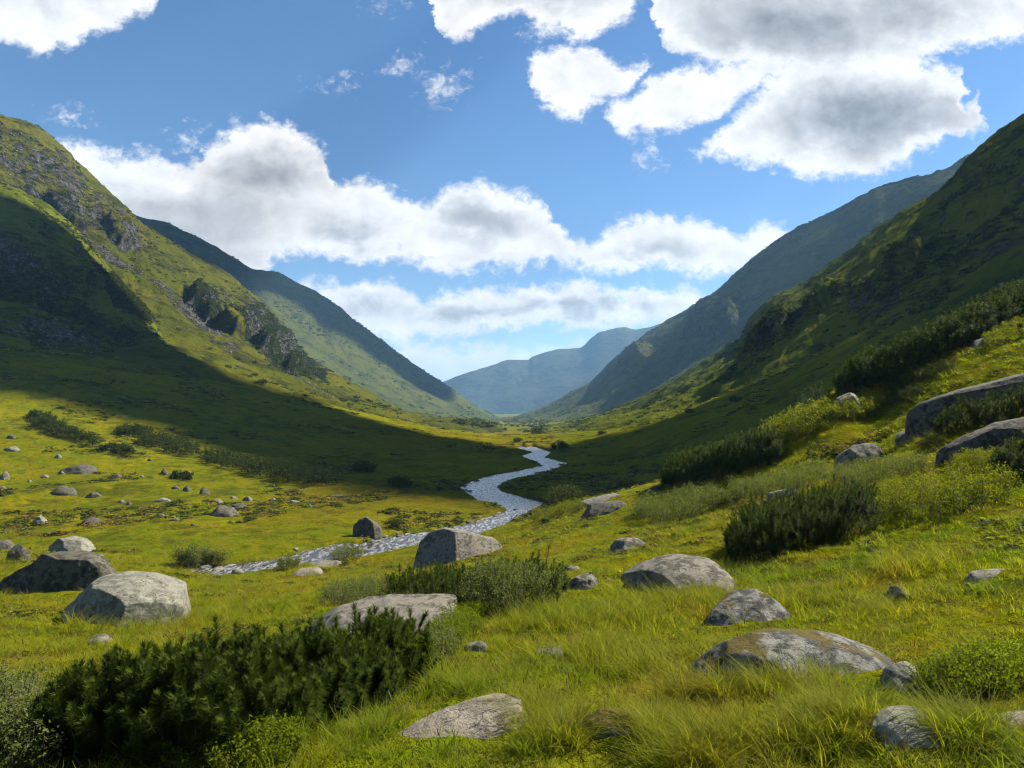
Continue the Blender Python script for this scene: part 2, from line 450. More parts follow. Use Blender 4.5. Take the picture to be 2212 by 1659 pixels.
def ground_z(x, y, full=True):
    x = np.asarray(x, float); y = np.asarray(y, float)
    z = ground_base(x, y)
    far = np.clip(y / 60, 0, 1)
    z = z + 0.05 * noise2(x * 2.3, y * 2.3, 3) * smooth(60, 15, y) + (0.10 + 0.10 * smooth(8, 20, y)) * fbm2(x * 0.6, y * 0.6, 3, 5) * smooth(140, 30, y)
    z = z + (0.25 + 0.5 * far) * fbm2(x * 0.09, y * 0.09, 4, 8) * smooth(1.5, 12, y) * (1 - 0.75 * smooth(22, 38, y) * smooth(75, 60, y))
    z = z + (0.16 * fbm2(x * 0.33, y * 0.33, 3, 12) - 0.22 * smooth(0.25, 0.6, fbm2(x * 0.28, y * 0.28, 3, 15))) * smooth(45, 70, y) * smooth(400, 200, y)
    sd = river_sd(x, y)
    wz = water_z(y)
    edge = sd + 0.5 * fbm2(x * 0.35, y * 0.35, 3, 21) * smooth(0, 3, np.abs(sd) + 1.0)
    floor_min = wz + 0.22 + 0.2 * noise2(x * 0.3, y * 0.3, 31)
    lift = smooth(420, 380, y)
    z = np.where(sd < 59, np.maximum(z, floor_min * lift + z * (1 - lift)), z)
    bank = smooth(-0.1, 0.7, edge)
    z = z * bank + (wz - 0.4) * (1 - bank)
    return z, sd

NU, NY = 1150, 900
gu = np.linspace(-1.25, 1.25, NU)
gy = np.exp(np.linspace(math.log(0.8), math.log(9000), NY))
GU, GY = np.meshgrid(gu, gy)
GX = GU * GY
GZ, GSD = ground_z(GX, GY)
GT = GZ / GY
gv = np.stack([GX, GY, GZ], -1).reshape(-1, 3)
bankm = smooth(0.7, 0.0, GSD) * smooth(300, 240, GY)
GPX, GPY = ut_pix(GU, GT)
moor = 0.5 * smooth(60, 10, polydist(GPX, GPY, [(560,1110),(760,1075),(1000,1085),(1060,1095)], False)) * (GY > 60)
moor = np.maximum(moor, 0.4 * smooth(40, 5, polydist(GPX, GPY, [(780,925),(900,950),(1100,958),(1180,955)], False)) * (GY > 120))
moor = np.maximum(moor, 0.6 * smooth(40, 5, polydist(GPX, GPY, [(480,1290),(700,1250),(860,1225),(1140,1165)], False)) * (GY < 80))
gfaces = grid_faces(NY, NU)
ground = obj('ground', mesh_np('ground', gv, gfaces, M['ground'], True, {'soil': bankm.ravel(), 'moor': moor.ravel()}))
tag(ground, kind='structure')
# ground behind the camera
bx = np.linspace(-60, 60, 121); by = np.linspace(-40, 1.0, 42)
BX, BY = np.meshgrid(bx, by)
BZ = -1.62 + 0.19 * BX - 0.16 * BY - 0.05 * np.clip(-BY, 0, 40) * 0 - 0.02
BZ = BZ + 0.2 * fbm2(BX * 0.3, BY * 0.3, 3, 5) * smooth(1.5, 6, np.hypot(BX, BY)) - 0.1
tag(obj('ground', mesh_np('ground', np.stack([BX, BY, BZ], -1).reshape(-1, 3), grid_faces(42, 121), M['ground'])), kind='structure')

# water: the cells of the same sheet that lie in or beside the stream bed, at the water's level
wm = (GSD < 1.6)
cell = wm[:-1, :-1] & wm[1:, :-1] & wm[:-1, 1:] & wm[1:, 1:]
wf = gfaces[cell.ravel()]
idx, inv = np.unique(wf.ravel(), return_inverse=True)
wv = gv[idx].copy()
wv[:, 2] = water_z(wv[:, 1]) + 0.05 * noise2(wv[:, 0] * 0.8, wv[:, 1] * 0.5, 41)
tag(obj('stream', mesh_np('stream', wv, inv.reshape(-1, 4), M['water'])), kind='structure')

lgy = np.log(gy)
def ground_hit(px, py):
    u, t = pix_ut(px, py)
    j = (float(u) - gu[0]) / (gu[1] - gu[0]); j0 = int(np.clip(j, 0, NU - 2)); f = j - j0
    col = GT[:, j0] * (1 - f) + GT[:, j0 + 1] * f
    k = np.nonzero((col >= t) & (gy > 2.0))[0]
    if len(k) == 0: return None
    k = k[0]
    a, b = col[k - 1], col[k]
    s = (t - a) / (b - a) if b != a else 0
    y = math.exp(lgy[k - 1] + min(max(s, 0), 1) * (lgy[k] - lgy[k - 1]))
    return np.array([u * y, y, t * y])

def gz(x, y):
    """height of the built ground sheet (bilinear)"""
    x = np.asarray(x, float); y = np.clip(np.asarray(y, float), gy[0], gy[-1])
    r = (np.log(y) - lgy[0]) / (lgy[1] - lgy[0]); c = (x / y - gu[0]) / (gu[1] - gu[0])
    r0 = np.clip(r.astype(int), 0, NY - 2); c0 = np.clip(c.astype(int), 0, NU - 2)
    fr, fc = r - r0, np.clip(c - c0, 0, 1)
    return (GZ[r0, c0] * (1 - fr) * (1 - fc) + GZ[r0 + 1, c0] * fr * (1 - fc) + GZ[r0, c0 + 1] * (1 - fr) * fc + GZ[r0 + 1, c0 + 1] * fr * fc)

# ------------------------------------------------------------------ hills
HBVH = []; HILLS = []
def pchip(x, y, xi):
    """shape-preserving interpolation, y may have trailing axes"""
    h = np.diff(x); d = np.diff(y, axis=0) / h.reshape(-1, *([1] * (y.ndim - 1)))
    m = np.zeros_like(y)
    m[0], m[-1] = d[0], d[-1]
    a, b = d[:-1], d[1:]
    m[1:-1] = np.where(a * b > 0, 2 * a * b / (a + b + np.where(a + b == 0, 1, 0)), 0)
    i = np.clip(np.searchsorted(x, xi, side='right') - 1, 0, len(x) - 2)
    t = ((xi - x[i]) / h[i]).reshape(-1, *([1] * (y.ndim - 1))); hh = h[i].reshape(t.shape)
    return (1 + 2 * t) * (1 - t) ** 2 * y[i] + t * (1 - t) ** 2 * hh * m[i] + t * t * (3 - 2 * t) * y[i + 1] + t * t * (t - 1) * hh * m[i + 1]

def line_at(line, px):
    a = np.array(line, float)
    v = pchip(a[:, 0], a[:, 1:], px)
    return v[:, 0], v[:, 1]

def hill(name, guides, rows, px0, px1, ncol, mat, amp, wl, seed, crest_amp=0.4, rocks=(), scrubs=(), bumps=(), gully=0.22):
    """guides: lines of (px, py, distance) from the foot to the crest and over the back; rows: mesh rows between two lines"""
    px = np.linspace(px0, px1, ncol)
    G = []
    for i, g in enumerate(guides):
        py, d = line_at(g, px); q = pt(px, py, d)
        if i == 0: q[:, 2] = np.minimum(q[:, 2], gz(q[:, 0], q[:, 1]) - 0.02 * d)   # the foot runs under the valley floor
        G.append(q)
    G = np.array(G)                                   # guide, col, 3
    K = len(guides); sx = [0.0]
    for r in rows: sx.append(sx[-1] + r)
    si = np.arange(0, sx[-1] + 1)
    P = pchip(np.array(sx), G, si.astype(float))       # row, col, 3
    nr = len(si)
    # normals of the plain sheet
    du = np.gradient(P, axis=1); dv = np.gradient(P, axis=0)
    N = np.cross(du, dv); N /= np.linalg.norm(N, axis=-1, keepdims=True) + 1e-9
    N *= np.sign(N[..., 2:3] + 1e-9)
    crest_row = sx[-2]
    cf = 1 - (1 - crest_amp) * np.exp(-((si - crest_row) / (0.08 * nr)) ** 2)
    ff = smooth(0, 0.12 * nr, si)
    x, y = P[..., 0], P[..., 1]
    disp = amp * fbm2(x / wl, y / wl, 6, seed, 0.55)
    colf = np.broadcast_to(np.linspace(0, (px1 - px0) / 60.0, ncol)[None], x.shape)
    rowf = np.broadcast_to((si / nr)[:, None], x.shape)
    wob = 0.6 * fbm2(x / wl * 0.7, y / wl * 0.7, 3, seed + 50)
    disp += gully * amp * (ridged2(colf * 0.7 + 2.2 * wob + rowf * 1.2, rowf * 2.2 + wob, 4, seed + 9) - 0.75) * smooth(0.1, 0.5, rowf)
    disp = disp * (cf * ff)[:, None]
    ppx, ppy = ut_pix(P[..., 0] / P[..., 1], P[..., 2] / P[..., 1])
    front = (si <= crest_row + 1)[:, None]
    for (cx, cy, rx, ry, ang, a, cliff) in bumps:
        ca, sa = math.cos(math.radians(ang)), math.sin(math.radians(ang))
        wx = ppx + 14 * fbm2(ppx / 40, ppy / 40, 3, seed + 3) ; wy = ppy + 14 * fbm2(ppx / 40 + 9, ppy / 40, 3, seed + 4)
        ex = ((wx - cx) * ca + (wy - cy) * sa) / rx; ey = (-(wx - cx) * sa + (wy - cy) * ca) / ry
        r = np.sqrt(ex * ex + ey * ey)
        prof = np.where(ey < 0.35, smooth(1.2, 0.1, r), smooth(1.0, 0.75, r)) if cliff else smooth(1.1, 0.0, r)
        crag = 1 + 0.35 * ridged2(x / wl * 5, y / wl * 5, 3, seed + 77)
        disp = disp + a * prof * crag * front
    Q = P + N * disp[..., None] * 0.6
    Q[..., 2] += disp * 0.4
    # keep the skyline at its surveyed height, roughness apart
    cr = int(crest_row); lo_ = max(0, cr - int(0.35 * nr))
    have = (Q[lo_:, :, 2] / Q[lo_:, :, 1]).max(0); want = P[cr, :, 2] / P[cr, :, 1]
    cor = want - have
    kw = 25; ker = np.hanning(2 * kw + 1); ker /= ker.sum()
    cor = np.convolve(np.pad(cor, kw, mode='edge'), ker, 'valid')
    Q[..., 2] += cor[None] * Q[..., 1] * smooth(0.25 * cr, cr, si)[:, None]
    def paint(items):
        mk = np.zeros(ppx.shape)
        for poly, val, soft in items:
            if len(poly) == 2 and not hasattr(poly[0], '__len__'):
                continue
            inn = inpoly(ppx, ppy, poly); d = polydist(ppx, ppy, poly)
            mk = np.maximum(mk, val * np.where(inn, 1.0, smooth(soft, 0, d)))
        return mk * front
    rock, scrub = paint(rocks), paint(scrubs)
    me = mesh_np(name, Q.reshape(-1, 3), grid_faces(nr, ncol), mat, True, {'rock': rock.ravel(), 'scrub': scrub.ravel()})
    o = tag(obj(name, me), kind='structure')
    HILLS.append(dict(Q=Q, rock=rock, scrub=scrub, front=np.broadcast_to(front, rock.shape), px=ppx, py=ppy))
    S = Q[::2, ::2]
    HBVH.append(BVHTree.FromPolygons([tuple(v) for v in S.reshape(-1, 3)], grid_faces(S.shape[0], S.shape[1]).tolist()))
    return o

def hit(px, py, hills=True):
    u, t = pix_ut(px, py)
    best = ground_hit(px, py)
    if hills:
        d = Vector((float(u), 1.0, float(t))); ln = d.length
        for b in HBVH:
            loc, nor, i, dist = b.ray_cast(Vector((0, 0, 0)), d / ln)
            if loc is not None and (best is None or loc.y < best[1]): best = np.array(loc)
    return best

# B: the sunlit hillside with crags
B_foot = [(-900,900,120),(-300,905,140),(0,905,150),(300,905,165),(600,908,200),(800,925,235),(900,932,265),(1000,945,300),(1085,935,420)]
B_mid = [(-900,420,220),(-300,560,260),(0,640,330),(200,700,345),(330,720,345),(450,760,350),(600,812,360),(750,858,390),(900,899,430),(1000,913,500),(1085,921,640)]
B_crest = [(-900,-160,520),(-300,150,560),(0,255,600),(60,272,610),(110,300,622),(165,355,640),(235,420,670),(290,475,700),(330,503,715),(420,558,765),(500,608,830),(560,652,890),(600,695,930),(640,745,960),(670,778,980),(720,808,960),(800,850,920),(870,884,880),(950,905,860),(1085,918,860)]
B_back = [(-900,520,1100),(0,600,1100),(500,800,1250),(700,900,1300),(870,925,1200),(1085,925,1100)]
hill('hill', [B_foot, B_mid, B_crest, B_back], [90, 230, 40], -900, 1085, 620, M['hillB'], 15, 110, 100, 0.15,
     rocks=[([(0,250),(120,300),(180,370),(300,480),(330,510),(270,500),(180,440),(120,420),(90,390),(0,330)], 0.42, 40), ([(0,258),(110,304),(190,385),(150,380),(60,330),(0,310)], 0.48, 30),
            ([(330,500),(430,570),(520,650),(450,640),(360,560)], 0.2, 20),
            ([(0,380),(120,385),(190,430),(200,450),(100,440),(0,420)], 0.5, 15),
            ([(330,590),(420,690),(480,735),(470,715),(390,630)], 0.68, 10), ([(170,480),(240,540),(330,600),(320,590),(240,520)], 0.6, 10), ([(560,760),(640,810),(720,850),(700,850),(600,800)], 0.42, 10), ([(430,690),(520,760),(500,765),(440,715)], 0.45, 10),
            ([(400,800),(520,760),(620,800),(560,850),(460,850)], 0.0, 10),
            ([(430,590),(500,680),(620,760),(680,790),(600,690),(520,620)], 0.35, 18)],
     scrubs=[([(400,600),(470,605),(490,690),(430,680)], 0.75, 16), ([(480,650),(560,640),(650,745),(700,810),(620,800),(520,720)], 0.72, 20), ([(30,395),(140,400),(210,450),(190,465),(100,430),(20,420)], 0.7, 12),([(180,520),(330,640),(310,660),(200,560)], 0.4, 14), ([(0,262),(110,308),(240,430),(330,510),(300,520),(180,450),(60,350),(0,330)], 0.42, 26), ([(330,510),(520,630),(620,720),(590,700),(480,620)], 0.36, 16),([(330,560),(420,600),(520,620),(500,640),(400,640)], 0.36, 16),  # scrub; crest and crag patches also paint shade into the slope
             ([(560,740),(600,760),(650,790),(620,800),(570,770)], 0.35, 16), ([(740,860),(860,890),(850,900),(760,880)], 0.35, 14)],
     bumps=[(440,628,34,40,55,9,True), (520,690,42,50,58,11,True), (590,735,34,44,60,10,True), (150,430,75,30,42,8,True), (458,668,20,22,50,6,True), (60,405,60,20,20,6,True), (262,470,50,26,52,7,True), (640,775,24,26,60,6,True)])
# A: the shaded spur in front of it
A_foot = [(-900,930,100),(-300,905,120),(0,880,140),(300,885,160),(450,905,172),(560,915,190)]
A_mid = [(-900,560,190),(-300,650,225),(0,690,245),(200,750,262),(330,800,275),(450,850,285),(560,895,262)]
A_crest = [(-900,80,290),(-300,270,340),(0,395,372),(60,418,380),(140,472,395),(200,535,402),(260,605,400),(310,660,392),(340,705,375),(400,790,340),(470,868,318),(560,915,300)]
A_back = [(-900,600,500),(-300,650,500),(0,660,480),(200,740,470),(310,800,450),(400,880,400),(560,950,360)]
hill('hill', [A_foot, A_mid, A_crest, A_back], [90, 170, 30], -900, 560, 520, M['hillA'], 8, 60, 200, 0.35,
     rocks=[([(60,680),(130,690),(200,730),(300,790),(420,830),(400,850),(300,820),(200,780),(120,730)], 0.62, 14),
            ([(0,520),(60,560),(130,630),(110,640),(40,590),(0,560)], 0.5, 14), ([(80,590),(150,610),(140,650),(90,640)], 0.45, 12),
            ([(0,690),(80,700),(200,770),(190,790),(80,740),(0,720)], 0.3, 14)],
     scrubs=[([(190,560),(260,585),(325,668),(322,684),(250,655)], 0.72, 8), ([(0,490),(80,520),(200,600),(190,640),(60,570),(0,540)], 0.45, 14), ([(60,640),(200,720),(420,850),(400,870),(200,800),(60,720)], 0.30, 20), ([(0,560),(60,600),(150,640),(290,720),(290,745),(200,700),(100,660),(0,630)], 0.62, 14),
             ([(0,800),(100,815),(90,845),(0,830)], 0.7, 12), ([(140,760),(260,800),(330,850),(300,860),(180,810)], 0.4, 14)],
     bumps=[(70,580,70,30,38,4,True), (205,585,50,24,48,4,True), (30,520,60,24,36,4,True)])
# C: the long ridge behind
C_foot = [(100,800,1100),(580,850,1000),(760,890,950),(900,915,900),(1000,921,950),(1085,916,1150),(1140,912,1400)]
C_mid = [(100,560,1300),(580,700,1280),(700,770,1280),(850,860,1250),(950,896,1250),(1050,911,1400),(1140,911.5,1600)]
C_crest = [(100,390,1450),(300,468,1500),(340,476,1520),(400,500,1550),(470,535,1590),(545,580,1640),(590,588,1670),(660,620,1730),(720,655,1790),(780,700,1850),(850,755,1930),(900,790,1980),(960,830,2040),(1020,870,2100),(1085,902,2150),(1140,911,2200)]
C_back = [(100,700,2300),(590,800,2500),(850,850,2700),(1085,906,2800),(1140,912,2800)]
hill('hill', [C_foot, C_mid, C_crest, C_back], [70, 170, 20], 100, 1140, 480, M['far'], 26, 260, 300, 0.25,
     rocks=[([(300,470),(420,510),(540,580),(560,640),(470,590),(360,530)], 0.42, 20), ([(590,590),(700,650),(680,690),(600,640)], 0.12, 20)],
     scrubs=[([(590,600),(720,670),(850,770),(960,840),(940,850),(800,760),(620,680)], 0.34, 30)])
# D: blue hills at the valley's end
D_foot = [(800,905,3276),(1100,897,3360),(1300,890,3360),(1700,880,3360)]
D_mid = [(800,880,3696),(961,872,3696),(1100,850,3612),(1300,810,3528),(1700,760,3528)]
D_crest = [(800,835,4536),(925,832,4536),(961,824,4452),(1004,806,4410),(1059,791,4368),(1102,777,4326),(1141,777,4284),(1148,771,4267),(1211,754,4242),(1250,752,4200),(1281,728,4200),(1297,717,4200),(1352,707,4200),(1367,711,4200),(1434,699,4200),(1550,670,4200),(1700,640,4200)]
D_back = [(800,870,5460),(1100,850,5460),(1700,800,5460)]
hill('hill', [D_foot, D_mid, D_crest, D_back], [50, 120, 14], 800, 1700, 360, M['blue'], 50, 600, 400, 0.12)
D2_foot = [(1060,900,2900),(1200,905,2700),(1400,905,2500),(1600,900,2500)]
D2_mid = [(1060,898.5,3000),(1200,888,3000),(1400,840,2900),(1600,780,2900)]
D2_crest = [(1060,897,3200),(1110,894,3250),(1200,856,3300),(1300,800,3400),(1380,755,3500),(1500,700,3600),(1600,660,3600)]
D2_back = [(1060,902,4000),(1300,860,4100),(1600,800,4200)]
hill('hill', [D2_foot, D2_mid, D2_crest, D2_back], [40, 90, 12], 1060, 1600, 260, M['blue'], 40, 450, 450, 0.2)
# E: the far ridge across the valley
E_foot = [(1060,916,1150),(1130,920,900),(1250,918,760),(1400,905,650),(1700,860,560),(2000,800,500),(2700,700,420)]
E_mid = [(1060,911,1500),(1130,908,1250),(1250,893,1050),(1400,845,960),(1560,770,900),(1700,700,850),(2000,560,760),(2700,320,600)]
E_crest = [(1060,908,2300),(1113,898,2250),(1160,884,2180),(1199,869,2120),(1238,845,2060),(1271,829,2010),(1291,810,1980),(1321,780,1930),(1356,750,1880),(1406,715,1800),(1456,685,1730),(1506,655,1660),(1556,620,1600),(1606,580,1530),(1656,540,1470),(1706,505,1420),(1751,482,1370),(1806,455,1320),(1856,425,1270),(1896,407,1240),(1996,385,1160),(2056,367,1120),(2106,335,1080),(2151,312,1050),(2300,240,980),(2700,130,900)]
E_back = [(1060,912,3000),(1300,880,2800),(1656,760,2400),(2151,600,1900),(2700,400,1600)]
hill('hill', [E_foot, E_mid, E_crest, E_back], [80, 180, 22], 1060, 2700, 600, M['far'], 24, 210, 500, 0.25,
     rocks=[([(1700,520),(1900,430),(2000,410),(1900,480),(1720,560)], 0.15, 30)],
     scrubs=[([(1480,700),(1600,620),(1640,640),(1560,740),(1470,790)], 0.55, 22), ([(1330,800),(1420,740),(1440,760),(1350,830)], 0.3, 20),  # scrub; the first patch also paints the buttress's shadow
             ([(1420,860),(1500,820),(1600,770),(1640,770),(1560,830),(1450,870)], 0.38, 14), ([(1180,890),(1260,870),(1240,890)], 0.4, 12)],
     bumps=[(1540,690,70,60,-50,26,True), (1380,770,40,40,-45,16,False)])
# F: the near dark mountainside
F_foot = [(1120,950,470),(1200,962,300),(1300,975,200),(1500,970,130),(1800,900,108),(2212,690,100),(2700,500,90)]
F_mid = [(1120,935,540),(1200,940,420),(1300,925,310),(1500,880,230),(1650,830,200),(1800,760,188),(2000,640,170),(2212,500,158),(2700,200,140)]
F_crest = [(1120,926,620),(1200,916,650),(1300,891,690),(1400,851,720),(1500,795,740),(1570,755,745),(1606,735,740),(1626,697,730),(1666,657,700),(1741,620,650),(1806,577,610),(1846,550,580),(1906,505,530),(1956,475,490),(2016,440,450),(2056,410,420),(2106,360,380),(2156,312,340),(2212,268,300),(2300,200,270),(2700,-150,230)]
F_back = [(1120,935,800),(1400,900,1000),(1666,850,1000),(1956,720,800),(2212,720,560),(2700,420,460)]
hill('hill', [F_foot, F_mid, F_crest, F_back], [90, 210, 26], 1120, 2700, 620, M['hillF'], 9, 75, 600, 0.12,
     rocks=[([(1850,640),(1950,600),(1990,620),(1900,670),(1840,680)], 0.45, 16), ([(2090,540),(2200,500),(2212,530),(2110,560)], 0.45, 14),
            ([(1480,900),(1560,870),(1650,840),(1640,860),(1540,890)], 0.3, 12), ([(1960,470),(2050,420),(2040,450),(1970,490)], 0.4, 12)],
     scrubs=[([(1600,740),(1700,680),(1760,650),(1740,690),(1640,760)], 0.6, 16), ([(1800,640),(1950,560),(2060,500),(2212,430),(2212,470),(2060,560),(1900,640)], 0.5, 20),
             ([(1560,900),(1700,850),(1800,800),(1790,830),(1650,890)], 0.45, 16), ([(1400,980),(1500,940),(1600,920),(1560,950),(1420,1000)], 0.5, 16)],
     bumps=[(1690,700,50,26,-38,6,True), (1790,640,50,24,-38,5,True), (1960,550,60,30,-38,5,True), (1640,740,30,20,-40,4,True)])

# ------------------------------------------------------------------ clouds overhead (above the picture) that shade the valley
def shade_cloud(poly, H, thick, label):
    """poly: corners on the terrain, (px, py) pixels or (x, y, z) points; the cloud hangs where their sunlight comes from"""
    P3 = []
    for a, b in zip(poly, poly[1:] + poly[:1]):
        if len(a) == 2 and len(b) == 2:
            nseg = max(1, int(math.hypot(a[0] - b[0], a[1] - b[1]) / 50))
            for i in range(nseg):
                q = hit(a[0] + (b[0] - a[0]) * i / nseg, a[1] + (b[1] - a[1]) * i / nseg)
                if q is not None: P3.append(q)
        else:
            P3.append(hit(*a) if len(a) == 2 else np.array(a, float))
    P3 = np.array(P3)
    Q = P3 + SUN[None] * ((H - P3[:, 2]) / SUN[2])[:, None]
    xy = Q[:, :2]
    lo, hi = xy.min(0), xy.max(0)
    NX = 200
    gx, gyy = np.meshgrid(np.linspace(lo[0], hi[0], NX), np.linspace(lo[1], hi[1], NX))
    ins = inpoly(gx, gyy, xy); d = polydist(gx, gyy, xy); sd = np.where(ins, d, -d)
    size = (hi - lo).min()
    sd = sd + 0.022 * size * fbm2(gx / (0.07 * size), gyy / (0.07 * size), 5, 700, 0.6)
    prof = np.sqrt(np.clip(sd / (0.12 * size), 0, 1))
    puff = 1 + 0.5 * fbm2(gx / (0.12 * size), gyy / (0.12 * size), 3, 710)
    top = H + thick * prof * puff; bot = H - 0.12 * thick * prof
    f = grid_faces(NX, NX); keep = (sd > 0).ravel()
    f = f[keep[f].all(1)]
    nV = NX * NX
    kx, ky = SUN[0] / SUN[2], SUN[1] / SUN[2]          # tops sheared along the sunlight so thickness leaves the cast shadow's outline unchanged
    v = np.concatenate([np.stack([gx + kx * (q - H), gyy + ky * (q - H), q], -1).reshape(-1, 3) for q in (top, bot)])
    f = np.concatenate([f, f[:, ::-1] + nV])
    idx, inv = np.unique(f.ravel(), return_inverse=True)
    o = obj('cloud', mesh_np('cloud', v[idx], inv.reshape(-1, 4), M['cloud']))
    tag(o, label, 'cloud', None, 'structure')
    return o

def gp(x, y): return (x, y, float(gz(x, y)))
shade_cloud([(-250,250),(0,412),(60,440),(140,490),(200,552),(255,615),(300,665),(330,715),(400,755),(480,800),(560,826),(640,852),(760,892),(900,930),(1000,948),(1100,962),(1180,972),
             (1280,945),(1400,918),(1490,885),(1580,845),(1660,795),(1740,752),(1800,722),(1900,668),(2000,590),(2100,520),(2200,440),
             gp(230, 190), gp(120, 95), gp(70, 84), gp(30, 84), (1085,1098),(1000,1088),(900,1083),(800,1078),(730,1065),(600,1032),(450,975),(350,938),(250,905),(100,868),(0,852),(-200,835)],
            780, 160, 'broad white cloud shading the valley floor and its slopes')
shade_cloud([tuple(pt(px_, py_ - 70, d_)) for px_, py_, d_ in C_crest[1:-2]] + [(980,874),(900,838),(850,800),(800,768),(770,748),(700,716),(670,680),(620,655),(590,640),(560,632),(480,590),(380,530),(310,500)],
            2600, 300, 'long cloud shading the upper slopes of the distant ridge')
shade_cloud([tuple(pt(px_, py_ - 60, d_)) for px_, py_, d_ in E_crest[13:24]][::-1] + [(1520,672),(1560,690),(1600,640),(1650,585),(1690,560),(1760,545),(1820,490),(1900,460),(2000,420)],
            2300, 300, 'ragged cloud shading the upper slopes of the far mountainside')

# ------------------------------------------------------------------ sun, sky, air, camera
sun = bpy.data.lights.new('sun', 'SUN'); sun.energy = 5.0; sun.angle = math.radians(0.5); sun.color = (1.0, 0.93, 0.80)
so = bpy.data.objects.new('sun', sun); COL.objects.link(so)
so.rotation_euler = Vector(-SUN).to_track_quat('-Z', 'Y').to_euler()

def build_world():
    w = bpy.data.worlds.new('World'); scene.world = w; w.use_nodes = True
    t = NT(w.node_tree); t.n.clear()
    out = t.new('ShaderNodeOutputWorld')
    sky = t.new('ShaderNodeTexSky', sky_type='NISHITA')
    sky.sun_disc = False; sky.sun_elevation = SUN_EL; sky.sun_rotation = SUN_AZ
    sky.altitude = 500; sky.air_density = 1.0; sky.dust_density = 0.08; sky.ozone_density = 2.2
    bg = t.new('ShaderNodeBackground'); hs = t.new('ShaderNodeHueSaturation'); hs.inputs['Saturation'].default_value = 1.18; t.l.new(sky.outputs[0], hs.inputs['Color']); t.l.new(hs.outputs[0], bg.inputs[0]); bg.inputs[1].default_value = SKY_STRENGTH
    d = t.new('ShaderNodeNewGeometry').outputs['Incoming']
    d = t.vmath('SCALE', d, None, -1.0)
    d = t.new('ShaderNodeTexCoord').outputs['Generated']
    sp = t.new('ShaderNodeSeparateXYZ'); t.l.new(d, sp.inputs[0])
    dx, dy, dz = sp.outputs
    yy = t.math('MAXIMUM', dy, 0.08)
    u0, v0 = t.math('DIVIDE', dx, yy), t.math('DIVIDE', dz, yy)
    q = t.comb(u0, t.math('MULTIPLY', v0, 1.25), 0.0)
    # billowing edges: the outlines are pushed about at several sizes
    def vec_noise(sc, det, rough, amp, off):
        nd = t.new('ShaderNodeTexNoise'); t.put(nd.inputs['Vector'], t.vmath('ADD', q, off)); t.put(nd.inputs['Scale'], sc); t.put(nd.inputs['Detail'], det); t.put(nd.inputs['Roughness'], rough)
        return t.vmath('SCALE', t.vmath('SUBTRACT', nd.outputs['Color'], (0.5, 0.5, 0.5)), None, amp)
    warp = t.vmath('ADD', vec_noise(9.0, 2, 0.5, 0.050, (3.1, 0.4, 0.2)), vec_noise(34.0, 5, 0.62, 0.040, (0.7, 5.2, 1.3)))
    ws = t.new('ShaderNodeSeparateXYZ'); t.l.new(warp, ws.inputs[0])
    u, v = t.math('ADD', u0, ws.outputs[0]), t.math('ADD', v0, ws.outputs[1])
    uf = t.math('MULTIPLY_ADD', u, 0.5, 0.5)           # u -1..1 -> 0..1
    def curve(line, end):
        nd = t.new('ShaderNodeFloatCurve')
        t.l.new(uf, nd.inputs['Value'])
        c = nd.mapping.curves[0]
        ps = []
        for px, py in line:
            a, b = pix_ut(px, py); ps.append((min(max(float(a) * 0.5 + 0.5, 0), 1), min(max(float(b), -0.5), 1.2)))
        ps.sort()
        if end:                                        # beyond its ends the bank closes
            ps = [(max(ps[0][0] - 0.012, 0), ps[0][1] + end)] + ps + [(min(ps[-1][0] + 0.012, 1), ps[-1][1] + end)]
        nd.mapping.use_clip = False
        while len(c.points) < len(ps): c.points.new(0.5, 0.5)
        for p, (a, b) in zip(c.points, ps):
            p.location = (a, b); p.handle_type = 'VECTOR'
        nd.mapping.extend = 'HORIZONTAL'
        nd.mapping.update()
        return nd.outputs[0]
    sd = None
    for top, bot in CLOUDS:
        a = t.math('SUBTRACT', curve(top, -0.12 if bot else 0), v) if top else 1.0
        b = t.math('SUBTRACT', v, curve(bot, 0.12 if top else 0)) if bot else 1.0
        if top and bot:
            s = t.math('MINIMUM', a, b)
        else: s = a if top else b
        sd = s if sd is None else t.math('MAXIMUM', sd, s)
    wsd = None
    for (px, py, rx, ry) in WISPS:
        a, b = pix_ut(px, py)
        k = FPX
        e = t.vmath('LENGTH', t.comb(t.math('MULTIPLY', t.math('SUBTRACT', u, float(a)), k / rx), t.math('MULTIPLY', t.math('SUBTRACT', v, float(b)), k / ry), 0.0))
        s = t.math('MULTIPLY', t.math('SUBTRACT', 1.0, e), min(rx, ry) / k * 0.55)
        wsd = s if wsd is None else t.math('MAXIMUM', wsd, s)
    gsp = None
    for (px, py, rx, ry, am) in GREYS:
        a, b = pix_ut(px, py)
        e = t.vmath('LENGTH', t.comb(t.math('MULTIPLY', t.math('SUBTRACT', u, float(a)), FPX / rx), t.math('MULTIPLY', t.math('SUBTRACT', v, float(b)), FPX / ry), 0.0))
        s = t.step(e, 1.3, 0.1, 0.0, am)
        gsp = s if gsp is None else t.math('MAXIMUM', gsp, s)
    front = t.step(dy, 0.08, 0.2)
    fine = t.noise(q, 55.0, 7, 0.68, 0.35)
    mid = t.noise(q, 14.0, 6, 0.58, 0.2)
    dd = t.math('ADD', sd, t.math('ADD', t.math('MULTIPLY', t.math('SUBTRACT', fine, 0.5), 0.042), t.math('MULTIPLY', t.math('SUBTRACT', mid, 0.5), 0.030)))
    den = t.step(dd, -0.010, 0.014)
    wd = t.math('ADD', wsd, t.math('ADD', t.math('MULTIPLY', t.math('SUBTRACT', fine, 0.56), 0.085), t.math('MULTIPLY', t.math('SUBTRACT', mid, 0.52), 0.050)))
    den = t.math('MAXIMUM', den, t.step(wd, -0.006, 0.030, 0.0, 0.85))
